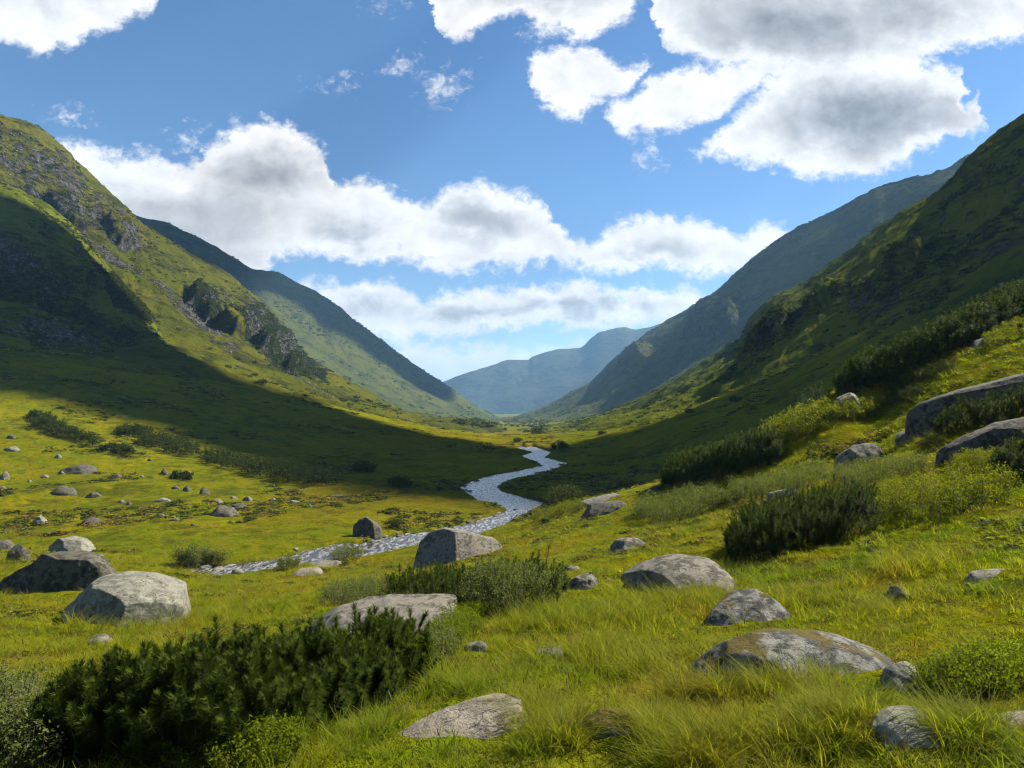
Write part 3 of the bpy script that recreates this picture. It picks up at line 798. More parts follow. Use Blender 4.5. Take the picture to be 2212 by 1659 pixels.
    den = t.math('MULTIPLY', den, t.math('MULTIPLY', front, t.step(v0, 1.3, 0.9)))
    # thick cores are grey, thin rims let the sun through
    core = t.math('ADD', sd, t.math('MULTIPLY', t.math('SUBTRACT', mid, 0.5), 0.09))
    grey = t.math('MULTIPLY', t.step(core, 0.012, 0.11), 0.14)
    gsm = t.math('MULTIPLY', gsp, t.step(t.math('ADD', core, t.math('MULTIPLY', t.math('SUBTRACT', mid, 0.5), 0.08)), -0.005, 0.045))
    grey = t.math('ADD', grey, gsm)
    bill = t.noise(t.vmath('ADD', q, t.comb(0.013, 0.019, 0.0)), 13.0, 7, 0.60, 0.3)
    shade = t.math('SUBTRACT', t.noise(q, 13.0, 7, 0.60, 0.3), bill)
    lum = t.math('SUBTRACT', 1.05, grey)
    lum = t.math('ADD', lum, t.math('MULTIPLY', shade, 0.65))
    cc = t.mix(t.math('MULTIPLY', grey, 1.6), (1.0, 1.0, 1.0), (0.86, 0.93, 1.0))
    bg2 = t.new('ShaderNodeBackground'); t.l.new(cc, bg2.inputs[0]); t.l.new(t.math('MULTIPLY', lum, CLOUD_STRENGTH), bg2.inputs[1])
    ms = t.new('ShaderNodeMixShader'); t.l.new(den, ms.inputs[0]); t.l.new(bg.outputs[0], ms.inputs[1]); t.l.new(bg2.outputs[0], ms.inputs[2])
    t.l.new(ms.outputs[0], out.inputs[0])
    w.cycles.sampling_method = 'MANUAL'; w.cycles.sample_map_resolution = 512

SKY_STRENGTH, CLOUD_STRENGTH = 0.056, 0.385
UP = -700
CLOUDS = [
 # the long bank behind the hills
 ([(-100,300),(60,290),(120,306),(180,318),(220,335),(255,352),(295,335),(350,338),(400,356),(425,345),(436,310),(470,296),(500,272),(560,268),(620,272),(650,298),(685,318),(714,345),(725,382),(745,394),(800,384),(850,414),(870,434),(940,438),(960,414),(1025,398),(1075,396),(1131,413),(1181,443),(1196,478),(1231,503)],
  [(-100,900),(300,900),(520,640),(560,590),(590,566),(640,560),(720,556),(760,568),(840,560),(930,574),(982,584),(1060,574),(1150,570),(1231,566)]),
 ([(1180,470),(1196,482),(1231,503),(1271,508),(1291,484),(1356,474),(1431,464),(1481,478),(1531,470),(1571,484),(1601,503),(1621,484),(1656,484),(1706,498),(1740,490),(1790,520)],
  [(1180,560),(1250,570),(1290,582),(1380,600),(1430,588),(1520,602),(1600,582),(1660,560),(1790,530)]),
 # the lower row
 ([(560,660),(670,622),(720,612),(790,602),(860,612),(890,636),(920,640),(990,620),(1060,614),(1110,612),(1160,610),(1260,602),(1300,626),(1340,640),(1400,628),(1450,636),(1510,634),(1600,650)],
  [(560,670),(670,640),(740,700),(830,738),(930,728),(1000,738),(1060,716),(1130,702),(1180,700),(1230,716),(1300,708),(1380,700),(1600,690)]),
 ([(800,760),(850,750),(900,746),(960,750),(1050,752),(1120,758),(1180,744),(1240,738),(1290,745)],
  [(800,765),(880,800),(960,900),(1060,850),(1140,775),(1240,755),(1290,750)]),
 # the great mass above
 (None, [(1380,UP),(1398,-20),(1425,90),(1470,122),(1530,140),(1600,150),(1700,165),(1800,160),(1900,150),(1980,140),(2050,112),(2120,102),(2212,76),(2400,60)]),
 ([(1480,340),(1510,330),(1545,300),(1570,255),(1620,215),(1680,165),(1720,120),(1800,100),(1960,110),(2010,140),(2070,160),(2100,190),(2092,240),(2135,282)],
  [(1480,330),(1510,338),(1560,350),(1630,356),(1690,352),(1750,384),(1830,382),(1900,372),(1980,342),(2050,302),(2110,288),(2135,276)]),
 ([(1310,250),(1330,228),(1365,212),(1400,172),(1450,160),(1500,150),(1560,140),(1700,120)],
  [(1310,240),(1330,270),(1352,290),(1400,286),(1450,290),(1500,266),(1560,236),(1620,202),(1700,170)]),
 (None, [(925,UP),(934,0),(945,62),(985,82),(1020,62),(1080,42),(1130,22),(1165,52),(1180,68),(1220,52),(1242,92),(1272,96),(1310,62),(1352,36),(1395,-20),(1400,UP)]),
 ([(1120,160),(1135,128),(1155,110),(1200,100),(1260,102),(1310,116),(1340,146),(1392,128),(1400,140)],
  [(1120,150),(1135,160),(1162,198),(1202,240),(1268,272),(1292,232),(1352,202),(1388,164),(1400,130)]),
 (None, [(-900,140),(-200,140),(0,96),(50,106),(110,126),(132,106),(165,100),(192,66),(240,52),(290,32),(326,36),(340,0),(345,UP)]),
]
WISPS = [(955,185,70,44), (870,145,34,40), (822,10,60,30), (746,176,40,20), (146,258,52,30), (125,300,30,16), (398,304,40,30), (1045,600,34,22), (1400,334,36,36), (70,45,120,60), (1290,150,60,60), (1180,60,60,40)]
GREYS = [(580,370,150,62,0.44), (745,512,100,46,0.40), (1040,478,130,80,0.38), (1400,556,130,46,0.38), (400,470,260,90,0.26), (1880,255,270,105,0.54), (1700,60,290,110,0.47), (1950,30,200,80,0.38), (1260,665,260,36,0.46), (1020,676,200,28,0.40), (800,655,110,34,0.36), (1200,130,80,40,0.12), (600,560,200,40,0.21), (1150,0,200,40,0.24)]
build_world()

# the air between here and the far hills
def haze_box(x0, x1, y0, y1, z0, z1):
    v = np.array([(x, y, z) for z in (z0, z1) for y in (y0, y1) for x in (x0, x1)], float)
    f = np.array([(0,2,3,1), (4,5,7,6), (0,1,5,4), (2,6,7,3), (0,4,6,2), (1,3,7,5)])
    m, t, out = material('valley_air')
    pv = t.new('ShaderNodeVolumePrincipled')
    pv.inputs['Color'].default_value = (0.32, 0.60, 1.0, 1); pv.inputs['Density'].default_value = HAZE; pv.inputs['Anisotropy'].default_value = 0.1
    t.l.new(pv.outputs[0], out.inputs['Volume'])
    return tag(obj('haze', mesh_np('haze', v, f, m, False)), kind='stuff')
HAZE = 1.1e-4
haze_box(-13000, 13000, -60, 9500, -75, 530)

cam = bpy.data.cameras.new('camera'); cam.lens = 24; cam.sensor_width = 36; cam.clip_end = 60000; cam.clip_start = 0.05
co = bpy.data.objects.new('camera', cam); COL.objects.link(co); co.location = (0, 0, 0)
co.rotation_euler = (math.pi / 2 + PITCH, 0, 0)
scene.camera = co
scene.view_settings.view_transform = 'Standard'; scene.view_settings.look = 'None'
scene.view_settings.exposure = 1.4; scene.view_settings.gamma = 1.0
cy = scene.cycles
cy.use_denoising = True
try: cy.denoiser = 'OPENIMAGEDENOISE'; cy.denoising_input_passes = 'RGB_ALBEDO_NORMAL'; cy.denoising_prefilter = 'ACCURATE'
except Exception: pass
cy.max_bounces = 6; cy.diffuse_bounces = 3; cy.glossy_bounces = 2; cy.transmission_bounces = 3; cy.transparent_max_bounces = 6; cy.volume_bounces = 1
cy.sample_clamp_indirect = 6
scene.render.film_transparent = False

cy.pixel_filter_type = 'BLACKMAN_HARRIS'; cy.filter_width = 1.15

# ------------------------------------------------------------------ boulders
def ico(sub):
    import bmesh
    bm = bmesh.new(); bmesh.ops.create_icosphere(bm, subdivisions=sub, radius=1.0)
    v = np.array([tuple(p.co) for p in bm.verts]); f = np.array([[q.index for q in p.verts] for p in bm.faces], np.int32)
    bm.free(); return v, f
ICO = {s: ico(s) for s in (3, 4, 5, 6)}
BOULDER_AREAS = []       # x, y, half-width, half-depth

def boulder(label, top, base_py, mat, deep=0.75, box=2.6, lean=0.15, sub=5, rough=1.0, facets=6, seed=0, cat='boulder', group=None, name='boulder', sink=0.25, d=None, cuts=(), fit=True):
    """top: pixels of its upper outline from one end to the other; base_py: where its near foot meets the grass"""
    top = np.array(top, float)
    x0, x1 = top[0, 0], top[-1, 0]
    cx = (x0 + x1) / 2
    hp = hit(cx, base_py)
    if d is not None: hp = pt(cx, base_py, d)
    dist = hp[1]
    w = (x1 - x0) / FPX * dist
    L = deep * w
    dc = dist + L * 0.42
    u, t = pix_ut(top[:, 0], top[:, 1])
    X = u * dc; Z = t * dc
    w = X[-1] - X[0]; xc = (X[0] + X[-1]) / 2
    lx = np.linspace(X[0] - 0.0 * w, X[-1] + 0.0 * w, 9)
    gzz = gz(lx, np.full(9, dc)) if d is None else np.full(9, hp[2])
    slope, off = np.polyfit(lx - xc, gzz, 1)
    V, F = ICO[sub]
    n = V.copy()
    r = np.sqrt(np.clip(1 - n[:, 0] ** 2, 1e-6, 1))
    xs = n[:, 0] * w / 2
    zt = np.interp(xs + xc, X, Z); zb = off + slope * xs
    H = np.maximum(zt - zb, 0.04 * w)
    cyy, czz = n[:, 1] / r, n[:, 2] / r
    e = np.where(cyy < 0, 2.0 / box, 0.95)
    y_ = np.sign(cyy) * np.abs(cyy) ** e; z_ = np.sign(czz) * np.abs(czz) ** e
    half = L / 2 * (1 - np.abs(n[:, 0]) ** 3.0) ** 0.5
    up = z_ > 0
    z = zb + np.where(up, z_ * H, z_ * (sink * H + 0.12 * w))
    y = y_ * half + lean * L * np.where(up, z_, 0)
    P = np.stack([xs, y, z - off], 1)
    rs = np.random.default_rng(seed + 1000)
    Hm = np.median(H[up])
    c = np.array([0, 0, 0.25 * Hm])
    # a few split faces
    for k in range(facets + 5):
        a = rs.uniform(0, 2 * math.pi); el = rs.uniform(-0.1, 0.9)
        nrm = np.array([math.cos(a) * math.cos(el) * 1.0, math.sin(a) * math.cos(el), math.sin(el)])
        s = (P - c) @ nrm; lim = s.max() * (rs.uniform(0.64, 0.88) if k < facets else rs.uniform(0.78, 0.95))
        ex = np.clip(s - lim, 0, None)
        P = P - nrm * (ex * 0.95)[:, None]
    for az, el, fr in cuts:                               # the broken faces seen in the photograph
        az, el = math.radians(az), math.radians(el)
        nrm = np.array([math.cos(az) * math.cos(el), math.sin(az) * math.cos(el), math.sin(el)])
        s = (P - c) @ nrm; P = P - nrm * (np.clip(s - s.max() * fr, 0, None) * 0.97)[:, None]
    sc = 1.0 / max(min(w, L, 2.2 * Hm), 0.05)
    nn = P - c; nn /= np.linalg.norm(nn, axis=1, keepdims=True) + 1e-9
    so = rs.uniform(0, 50, 3)
    q = P + so
    dd = 0.075 * fbm3(q, 1.6 * sc, 3, seed) + 0.042 * fbm3(q, 6.0 * sc, 5, seed + 7, 0.62)
    layer = noise3(*(q * np.array([0.8, 0.8, 4.5]) * sc).T, seed + 13)
    dd = dd + 0.025 * layer
    P = P + nn * (dd * rough * min(w, L, 2.2 * Hm))[:, None]
    P[:, 0] = (P[:, 0] - P[:, 0].min()) / (P[:, 0].max() - P[:, 0].min()) * w - w / 2
    for _ in range(3 if fit else 0):                      # its top reaches the height seen in the photograph
        tt = ((P[:, 2] + off) / (P[:, 1] + dc)).max(); kz = (t.max() * dc - off) / max(tt * dc - off, 1e-3)
        up_ = P[:, 2] > slope * P[:, 0]
        P[:, 2] = np.where(up_, slope * P[:, 0] + (P[:, 2] - slope * P[:, 0]) * np.clip(kz, 0.5, 1.6), P[:, 2])
    o = obj(name, mesh_np(name, P, F, M[mat]), None, (xc, dc, off))
    BOULDER_AREAS.append((xc, dc + lean * L * 0.4, w / 2, L / 2))
    return tag(o, label, cat, group)

B = boulder
B('large pale lichened boulder with a broad flat top and dark front, beside a dark boulder', [(96,1345),(108,1322),(150,1290),(205,1238),(240,1233),(300,1238),(352,1258),(398,1286),(412,1300),(410,1322)], 1362, 'rock_pale', 0.9, 3.0, 0.15, 6, 0.6, 2, 1, cuts=[(250,14,0.58),(215,25,0.72)])
B('wide dark weathered boulder standing behind the large pale one', [(4,1262),(40,1222),(80,1192),(104,1187),(150,1190),(215,1192),(250,1206),(278,1228)], 1276, 'rock_dark', 0.6, 4.0, 0.0, 6, 0.8, 5, 2, cuts=[(250,20,0.65)])
B('small dark rock touching the far side of the wide dark boulder', [(15,1207),(22,1184),(40,1175),(55,1181),(66,1198)], 1212, 'rock_dark', 0.8, 2.4, 0.1, 5, 1, 6, 3)
B('dark rock tip at the picture edge beyond the wide dark boulder', [(-30,1185),(-10,1168),(10,1165),(27,1172),(30,1186)], 1188, 'rock_dark', 0.8, 2.4, 0.1, 4, 1, 6, 4)
B('long tilted slab of layered rock lying on the bright streamside grass', [(108,1166),(118,1159),(150,1157),(185,1162),(208,1172),(210,1186)], 1192, 'rock_pale', 0.7, 3.2, 0.1, 5, 1, 5, 5)
B('broad low cracked boulder behind the dark pine thicket', [(640,1345),(668,1326),(720,1306),(775,1290),(830,1283),(900,1284),(955,1286),(990,1296),(1002,1316)], 1372, 'rock', 0.8, 2.2, 0.25, 6, 0.7, 2, 6)
B('pyramid shaped boulder with one dark face at the edge of the stream', [(882,1200),(905,1172),(930,1150),(962,1139),(1000,1146),(1040,1160),(1080,1168),(1110,1176)], 1210, 'rock', 0.75, 2.4, 0.0, 6, 0.5, 1, 7, cuts=[(232,30,0.52),(300,38,0.60)])
B('upright rounded dark boulder on the grassy far bank of the stream', [(764,1148),(768,1132),(780,1120),(795,1115),(810,1121),(822,1135),(826,1150)], 1162, 'rock_dark', 0.9, 3.0, 0.0, 5, 0.8, 5, 8, cuts=[(270,15,0.65)])
B('smooth whaleback boulder with pale top next to the dark pine on the slope', [(1350,1272),(1362,1248),(1400,1222),(1440,1203),(1485,1196),(1530,1200),(1565,1208),(1582,1222)], 1288, 'rock', 0.85, 2.3, 0.25, 6, 0.5, 1, 9, cuts=[(212,12,0.62)])
B('low split boulder with a grassy seam and red moss, above the big mossy boulder', [(1503,1336),(1525,1312),(1560,1292),(1600,1274),(1640,1271),(1680,1280),(1712,1298)], 1346, 'rock_moss', 0.7, 2.2, 0.25, 6, 0.8, 3, 10)
B('big mottled boulder with a golden moss cushion along its crest', [(1495,1472),(1525,1436),(1560,1402),(1600,1378),(1660,1358),(1710,1357),(1770,1366),(1840,1380),(1900,1398),(1930,1412)], 1490, 'rock_moss', 0.7, 2.4, 0.20, 6, 0.7, 1, 11, cuts=[(228,20,0.58),(285,48,0.78)])
B('small rounded pale rock beside yellow bilberry leaves', [(1912,1470),(1920,1446),(1940,1430),(1965,1428),(1990,1440),(2002,1470)], 1496, 'rock_pale', 0.9, 2.0, 0.45, 5, 0.7, 1, 12)
B('half buried pale rock with a reddish soil hollow at its side', [(1915,1580),(1935,1550),(1965,1532),(2000,1528),(2035,1536),(2050,1560),(2055,1600)], 1622, 'rock_pale', 1.0, 2.0, 0.55, 5, 0.6, 0, 13)
B('flat pinkish stone barely showing above the grass at the picture edge', [(2130,1560),(2150,1540),(2190,1536),(2230,1540),(2260,1560)], 1575, 'rock_tan', 0.6, 2.6, 0.2, 5, 0.7, 5, 14)
B('long flat tan slab sunk in tall grass', [(850,1582),(880,1562),(930,1535),(985,1517),(1050,1507),(1110,1500),(1138,1503),(1150,1518)], 1596, 'rock_tan', 0.6, 2.4, 0.35, 6, 0.6, 4, 15)
B('small mound of stone almost covered with orange moss', [(1252,1585),(1265,1558),(1300,1536),(1345,1528),(1385,1534),(1405,1556)], 1596, 'rock_mossier', 0.8, 2.6, 0.2, 5, 1.2, 5, 16)
B('pale wedge shaped rock uphill of the willow and pine clump', [(1222,1262),(1240,1246),(1265,1239),(1294,1238),(1293,1262)], 1274, 'rock', 0.8, 3.0, 0.15, 5, 1.1, 7, 17)
B('flat rock alone in the middle of the sunny slope', [(1308,1180),(1325,1164),(1350,1160),(1385,1165),(1402,1176)], 1188, 'rock', 0.6, 2.4, 0.2, 5, 0.8, 6, 18)
B('dark ended outcrop beside a leafy shrub at the brow above the stream', [(1252,1108),(1265,1094),(1300,1086),(1340,1081),(1360,1084)], 1112, 'rock_dark', 0.7, 2.4, 0.2, 5, 1.0, 6, 19)
B('ridge of layered stone just above the dark ended outcrop', [(1240,1084),(1275,1076),(1310,1068),(1338,1066),(1345,1074)], 1088, 'rock', 0.6, 2.4, 0.2, 5, 1.0, 6, 20)
B('grey rock with a hollow underside standing among silvery shrubs', [(1798,1000),(1815,978),(1850,962),(1880,957),(1900,962),(1903,985)], 1010, 'rock', 0.7, 3.4, 0.05, 5, 0.9, 5, 21, cuts=[(235,10,0.6)])
B('very long tilted slab with a sunlit top edge high on the slope', [(1958,912),(1962,888),(1990,868),(2060,842),(2140,820),(2212,800),(2290,785)], 884, 'rock_dark', 0.30, 8.0, 0.0, 6, 0.5, 2, 22, cuts=[(265,4,0.72)], fit=False)
B('sloping dark grey slab below the small pine between two slabs', [(2025,985),(2040,966),(2080,942),(2140,918),(2212,902),(2280,896)], 968, 'rock_dark', 0.36, 4.0, 0.05, 6, 0.7, 3, 23, cuts=[(268,8,0.7)], fit=False)
B('weathered stone at the lower end of the long pine belt', [(1795,880),(1812,862),(1835,850),(1855,848),(1870,862)], 890, 'rock', 0.7, 2.6, 0.15, 5, 1, 6, 24)
B('two humped flat rock lying under the end of the long slab', [(1932,945),(1950,932),(1975,928),(2000,918),(2012,922)], 948, 'rock', 0.6, 2.4, 0.15, 5, 1, 6, 25)
B('long thin stone lying high in the bright grass near the picture edge', [(2078,1248),(2100,1236),(2140,1232),(2170,1228),(2175,1236)], 1254, 'rock', 0.5, 2.4, 0.1, 5, 0.9, 6, 26)
B('small brown rock poking out of the grass above the golden moss', [(1908,1286),(1920,1270),(1938,1263),(1955,1268),(1966,1284)], 1294, 'rock', 0.8, 2.6, 0.1, 4, 1.2, 7, 27)
B('flat tan stone on the near bank beside the shallow water', [(632,1238),(645,1228),(680,1224),(698,1230),(700,1238)], 1243, 'rock_tan', 0.8, 2.6, 0.2, 5, 0.7, 5, 28)
B('long grey gravelly stone at the water edge', [(670,1222),(690,1213),(725,1210),(738,1214)], 1224, 'rock', 0.8, 2.6, 0.2, 5, 0.8, 5, 29)
B('small pale rock in shady grass in front of the large pale boulder', [(188,1386),(200,1372),(220,1368),(238,1376),(242,1388)], 1394, 'rock', 0.8, 2.6, 0.1, 5, 1, 6, 30)
B('thin dark stone with moss in the middle of the near meadow', [(1136,1412),(1155,1398),(1185,1396),(1215,1402),(1222,1412)], 1418, 'rock_moss', 0.6, 2.4, 0.1, 5, 1, 6, 31)
B('pinkish grey stone near the leafy bank of the cracked boulder', [(998,1402),(1012,1390),(1035,1384),(1052,1388),(1056,1400)], 1408, 'rock', 0.8, 2.4, 0.1, 4, 1, 6, 32)
B('tiny pale stone above the wedge shaped rock', [(1214,1228),(1230,1222),(1248,1223),(1254,1230)], 1233, 'rock', 0.8, 2.4, 0.1, 4, 1, 5, 33)
B('long low stone beside the pine band on the slope', [(1655,1072),(1680,1064),(1720,1050),(1728,1056)], 1076, 'rock', 0.5, 2.4, 0.1, 4, 1, 5, 34)
B('dark stone at the corner of the pine band above the stream brow', [(1398,1058),(1410,1050),(1425,1048),(1436,1056)], 1062, 'rock_dark', 0.7, 2.4, 0.1, 4, 1, 5, 35)
B('grey stone showing in the upper meadow between leafy shrubs and the slab', [(2095,740),(2125,730),(2150,727),(2158,735)], 744, 'rock', 0.5, 2.4, 0.1, 4, 1, 5, 36)
# the scatter of rocks on the sunny meadow across the stream: X0, X1, top, foot, material, label
SM = 'small grey rock sunk in the grass of the meadow across the stream'; SP_ = 'small pale rock sunk in the grass of the meadow across the stream'
MEADOW = [
 (130,206,1001,1026,'rock_dark','biggest of the dark rocks high on the meadow across the stream'),
 (110,171,1049,1070,'rock_dark','long humped rock with pale flank below the biggest dark meadow rock'),
 (184,222,1062,1076,'rock_dark','low pointed rock beside the long humped meadow rock'),
 (448,512,1090,1116,'rock_dark','long sloping dark rock at the edge of the reddish grass'),
 (495,530,1086,1097,'rock_dark','flat dark rock just above the long sloping one'),
 (72,101,1112,1133,'rock_pale','pale rounded rock standing alone low on the meadow'),
 (178,220,1117,1132,'rock_dark','dark triangular rock low on the meadow across the stream'),
 (330,370,1075,1086,'rock_pale','pale speckled flat rock in the middle of the meadow'),
 (618,648,1080,1088,'rock_pale','pale flat rock by the edge of the cloud shadow'),
 (6,46,964,976,'rock','grey flat rock high on the meadow at the picture edge'),
 (0,18,1018,1037,'rock','rock cut by the picture edge above another'), (-6,18,1050,1058,'rock','low rock cut by the picture edge'),
 (430,456,1053,1068,'rock_dark','dark domed rock near the shade on the meadow'),
 (522,545,1072,1083,'rock','upright grey rock beside pale gravel on the meadow'),
 (446,486,1077,1086,'rock','long low hump of grey rock on the meadow'),
 (578,598,1075,1083,'rock','lone grey rock close to the shade line'),
 (118,133,980,990,'rock_pale',None),(133,154,982,994,'rock',None),(128,140,1017,1025,'rock_pale',None),(88,107,1025,1032,'rock_pale',None),(192,211,1027,1037,'rock',None),
 (238,261,1023,1034,'rock',None),(345,363,1011,1025,'rock',None),(305,320,1070,1079,'rock',None),(256,272,1079,1086,'rock_pale',None),(271,285,1083,1091,'rock',None),
 (356,371,1050,1058,'rock_pale',None),(371,389,1049,1057,'rock',None),(396,413,1048,1062,'rock',None),(103,134,1096,1104,'rock',None),(340,357,1109,1117,'rock_pale',None),(366,389,1119,1126,'rock_pale',None),
 (215,227,953,961,'rock',None),(227,243,961,971,'rock_pale',None),(281,295,963,971,'rock',None),(257,266,958,965,'rock_pale',None),(494,514,1071,1078,'rock_pale',None),
 (661,678,1090,1096,'rock_pale',None),(565,580,1090,1096,'rock_pale',None),(710,753,1068,1075,'rock',None),(15,34,938,948,'rock',None),(798,815,1035,1043,'rock_pale',None),(300,312,1026,1032,'rock_pale',None),
 (58,70,1036,1042,'rock_pale',None),(150,162,1036,1041,'rock',None),(412,424,1130,1136,'rock',None),(40,58,1140,1147,'rock',None),(262,278,1140,1147,'rock',None),(318,330,990,996,'rock',None),(402,412,1016,1022,'rock_pale',None),
]
for i, (a, b, tp_, bs, mt, lb) in enumerate(MEADOW):
    if i > 15 and i % 3 == 2: continue
    w_ = b - a; rr = np.random.default_rng(i)
    k = rr.uniform(0.3, 0.65)
    prof = [(a, bs - 0.25 * (bs - tp_)), (a + 0.2 * w_ * (0.5 + k), tp_ + 0.35 * (bs - tp_)), (a + w_ * k, tp_), (a + w_ * (0.55 + 0.45 * k), tp_ + 0.3 * (bs - tp_)), (b, bs - 0.2 * (bs - tp_))]
    B(lb or (SP_ if mt == 'rock_pale' else SM), prof, bs, {'rock_pale': 'rock'}.get(mt, 'rock_dark') if i > 15 else mt, 0.8, 2.6, 0.05, 4 if w_ > 25 else 3, 1.5, 7, 200 + i, 'rock', None if lb else ('small pale meadow rocks' if mt == 'rock_pale' else 'small grey meadow rocks'), 'rock')

# stones along the water's edge
k = 0
BK = [on_level(*p) for p in L_BANK[9:27]] ; BK2 = [on_level(*p) for p in R_BANK[11:23]]
for side, line, cnt in ((1, BK, 46), (-1, BK2, 30)):
    seg = np.array(line); cum = np.concatenate([[0], np.cumsum(np.linalg.norm(np.diff(seg, axis=0), axis=1))])
    for s in rng.uniform(0, cum[-1], cnt):
        x = np.interp(s, cum, seg[:, 0]) + rng.normal(0, 0.5); y = np.interp(s, cum, seg[:, 1]) + rng.normal(0, 0.5)
        r = 0.14 + 0.32 * rng.random() ** 2
        V, F = ICO[3]
        P = V * np.array([r * rng.uniform(1, 1.7), r, r * rng.uniform(0.5, 0.9)])
        P = P * (1 + 0.25 * fbm3(V + k, 1.5, 3, k))[:, None]
        z = max(float(gz(x, y)), float(water_z(y)) - 0.05)
        o = obj('stone', mesh_np('stone', P, F, M[('rock', 'rock_dark', 'rock_pale')[k % 3]]), None, (x, y, z))
        o.rotation_euler = (0, 0, rng.uniform(0, 6.28))
        tag(o, 'small wet stone lying at the edge of the stream', 'stone', 'small stones along the stream banks'); k += 1

# ------------------------------------------------------------------ shrubs
def tri_needles(stem_pts, dirs, n_per, length, width, r):
    """needles along short shoots: verts, faces, rv"""
    S = len(stem_pts)
    tpos = r.random((S, n_per)) ** 0.85
    a = r.uniform(0, 2 * math.pi, (S, n_per))
    up = dirs / np.linalg.norm(dirs, axis=1, keepdims=True)
    ref = np.where(np.abs(up[:, 2:3]) < 0.9, np.array([[0, 0, 1.0]]), np.array([[1.0, 0, 0]]))
    e1 = np.cross(up, ref); e1 /= np.linalg.norm(e1, axis=1, keepdims=True); e2 = np.cross(up, e1)
    rad = e1[:, None] * np.cos(a)[..., None] + e2[:, None] * np.sin(a)[..., None]
    base = stem_pts[:, None] + dirs[:, None] * tpos[..., None]
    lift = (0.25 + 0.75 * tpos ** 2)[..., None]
    nd = rad + up[:, None] * lift; nd /= np.linalg.norm(nd, axis=-1, keepdims=True)
    ln = length * r.uniform(0.75, 1.2, (S, n_per, 1)) * (1.0 - 0.40 * tpos[..., None] ** 2)
    side = np.cross(nd, up[:, None]); side /= np.linalg.norm(side, axis=-1, keepdims=True) + 1e-9
    w = width * 0.5
    A_, B_, C_ = base - side * w, base + side * w, base + nd * ln
    v = np.stack([A_, B_, C_], 2).reshape(-1, 3)
    f = np.arange(len(v)).reshape(-1, 3)
    shoot = np.repeat(r.random(S)[:, None], n_per, 1)
    rv = np.clip(0.55 * shoot + 0.45 * r.random((S, n_per)), 0, 1)
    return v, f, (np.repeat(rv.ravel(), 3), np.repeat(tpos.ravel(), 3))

def limbs(paths, radii, hub_depth, k=4):
    """bent limbs that all spring from one stock under the ground: one connected mesh"""
    paths = [np.asarray(p, float) for p in paths]; S = len(paths[0]); R = len(paths)
    a = np.arange(k) * 2 * math.pi / k
    vs = []
    for q, (p, r0) in enumerate(zip(paths, radii)):
        d = paths[min(q + 1, R - 1)] - paths[max(q - 1, 0)]; d = d / (np.linalg.norm(d, axis=1, keepdims=True) + 1e-9)
        ref = np.where(np.abs(d[:, 2:3]) < 0.9, np.array([[0, 0, 1.0]]), np.array([[1.0, 0, 0]]))
        e1 = np.cross(d, ref); e1 /= np.linalg.norm(e1, axis=1, keepdims=True); e2 = np.cross(d, e1)
        vs.append(p[:, None] + (e1[:, None] * np.cos(a)[None, :, None] + e2[:, None] * np.sin(a)[None, :, None]) * r0)
    v = np.concatenate(vs, 1).reshape(-1, 3)
    b = (np.arange(S) * R * k)[:, None]; i = np.arange(k); j = (i + 1) % k
    f = [np.stack([b + q * k + i, b + q * k + j, b + q * k + k + j, b + q * k + k + i], -1).reshape(-1, 4) for q in range(R - 1)]
    n = len(v)
    v = np.concatenate([v, [[-0.02, 0, -hub_depth], [0.02, 0, -hub_depth]]])
    b = b[:, 0]
    f.append(np.stack([np.full(S, n), np.full(S, n + 1), b, b + 1], -1))
    return v, np.concatenate(f)

def footprint(poly, n, r):
    """n points on the ground under a pixel polygon, with distance to its edge in metres; evenly spread over the ground"""
    W3 = [hit(*p, hills=False) for p in poly]
    W3 = np.array([w for w in W3 if w is not None])
    W3 = W3[W3[:, 1] < 1.7 * np.median(W3[:, 1])] if len(W3) > 4 else W3
    P2 = W3[:, :2]
    lo, hi = P2.min(0), P2.max(0)
    out = np.zeros((0, 2))
    while len(out) < n:
        q = r.uniform(lo, hi, (n * 3, 2)); q = q[inpoly(q[:, 0], q[:, 1], P2)]
        out = np.concatenate([out, q])
        if len(q) == 0: break
    out = out[:n]
    e = polydist(out[:, 0], out[:, 1], P2)
    return np.column_stack([out, gz(out[:, 0], out[:, 1])]), e, P2

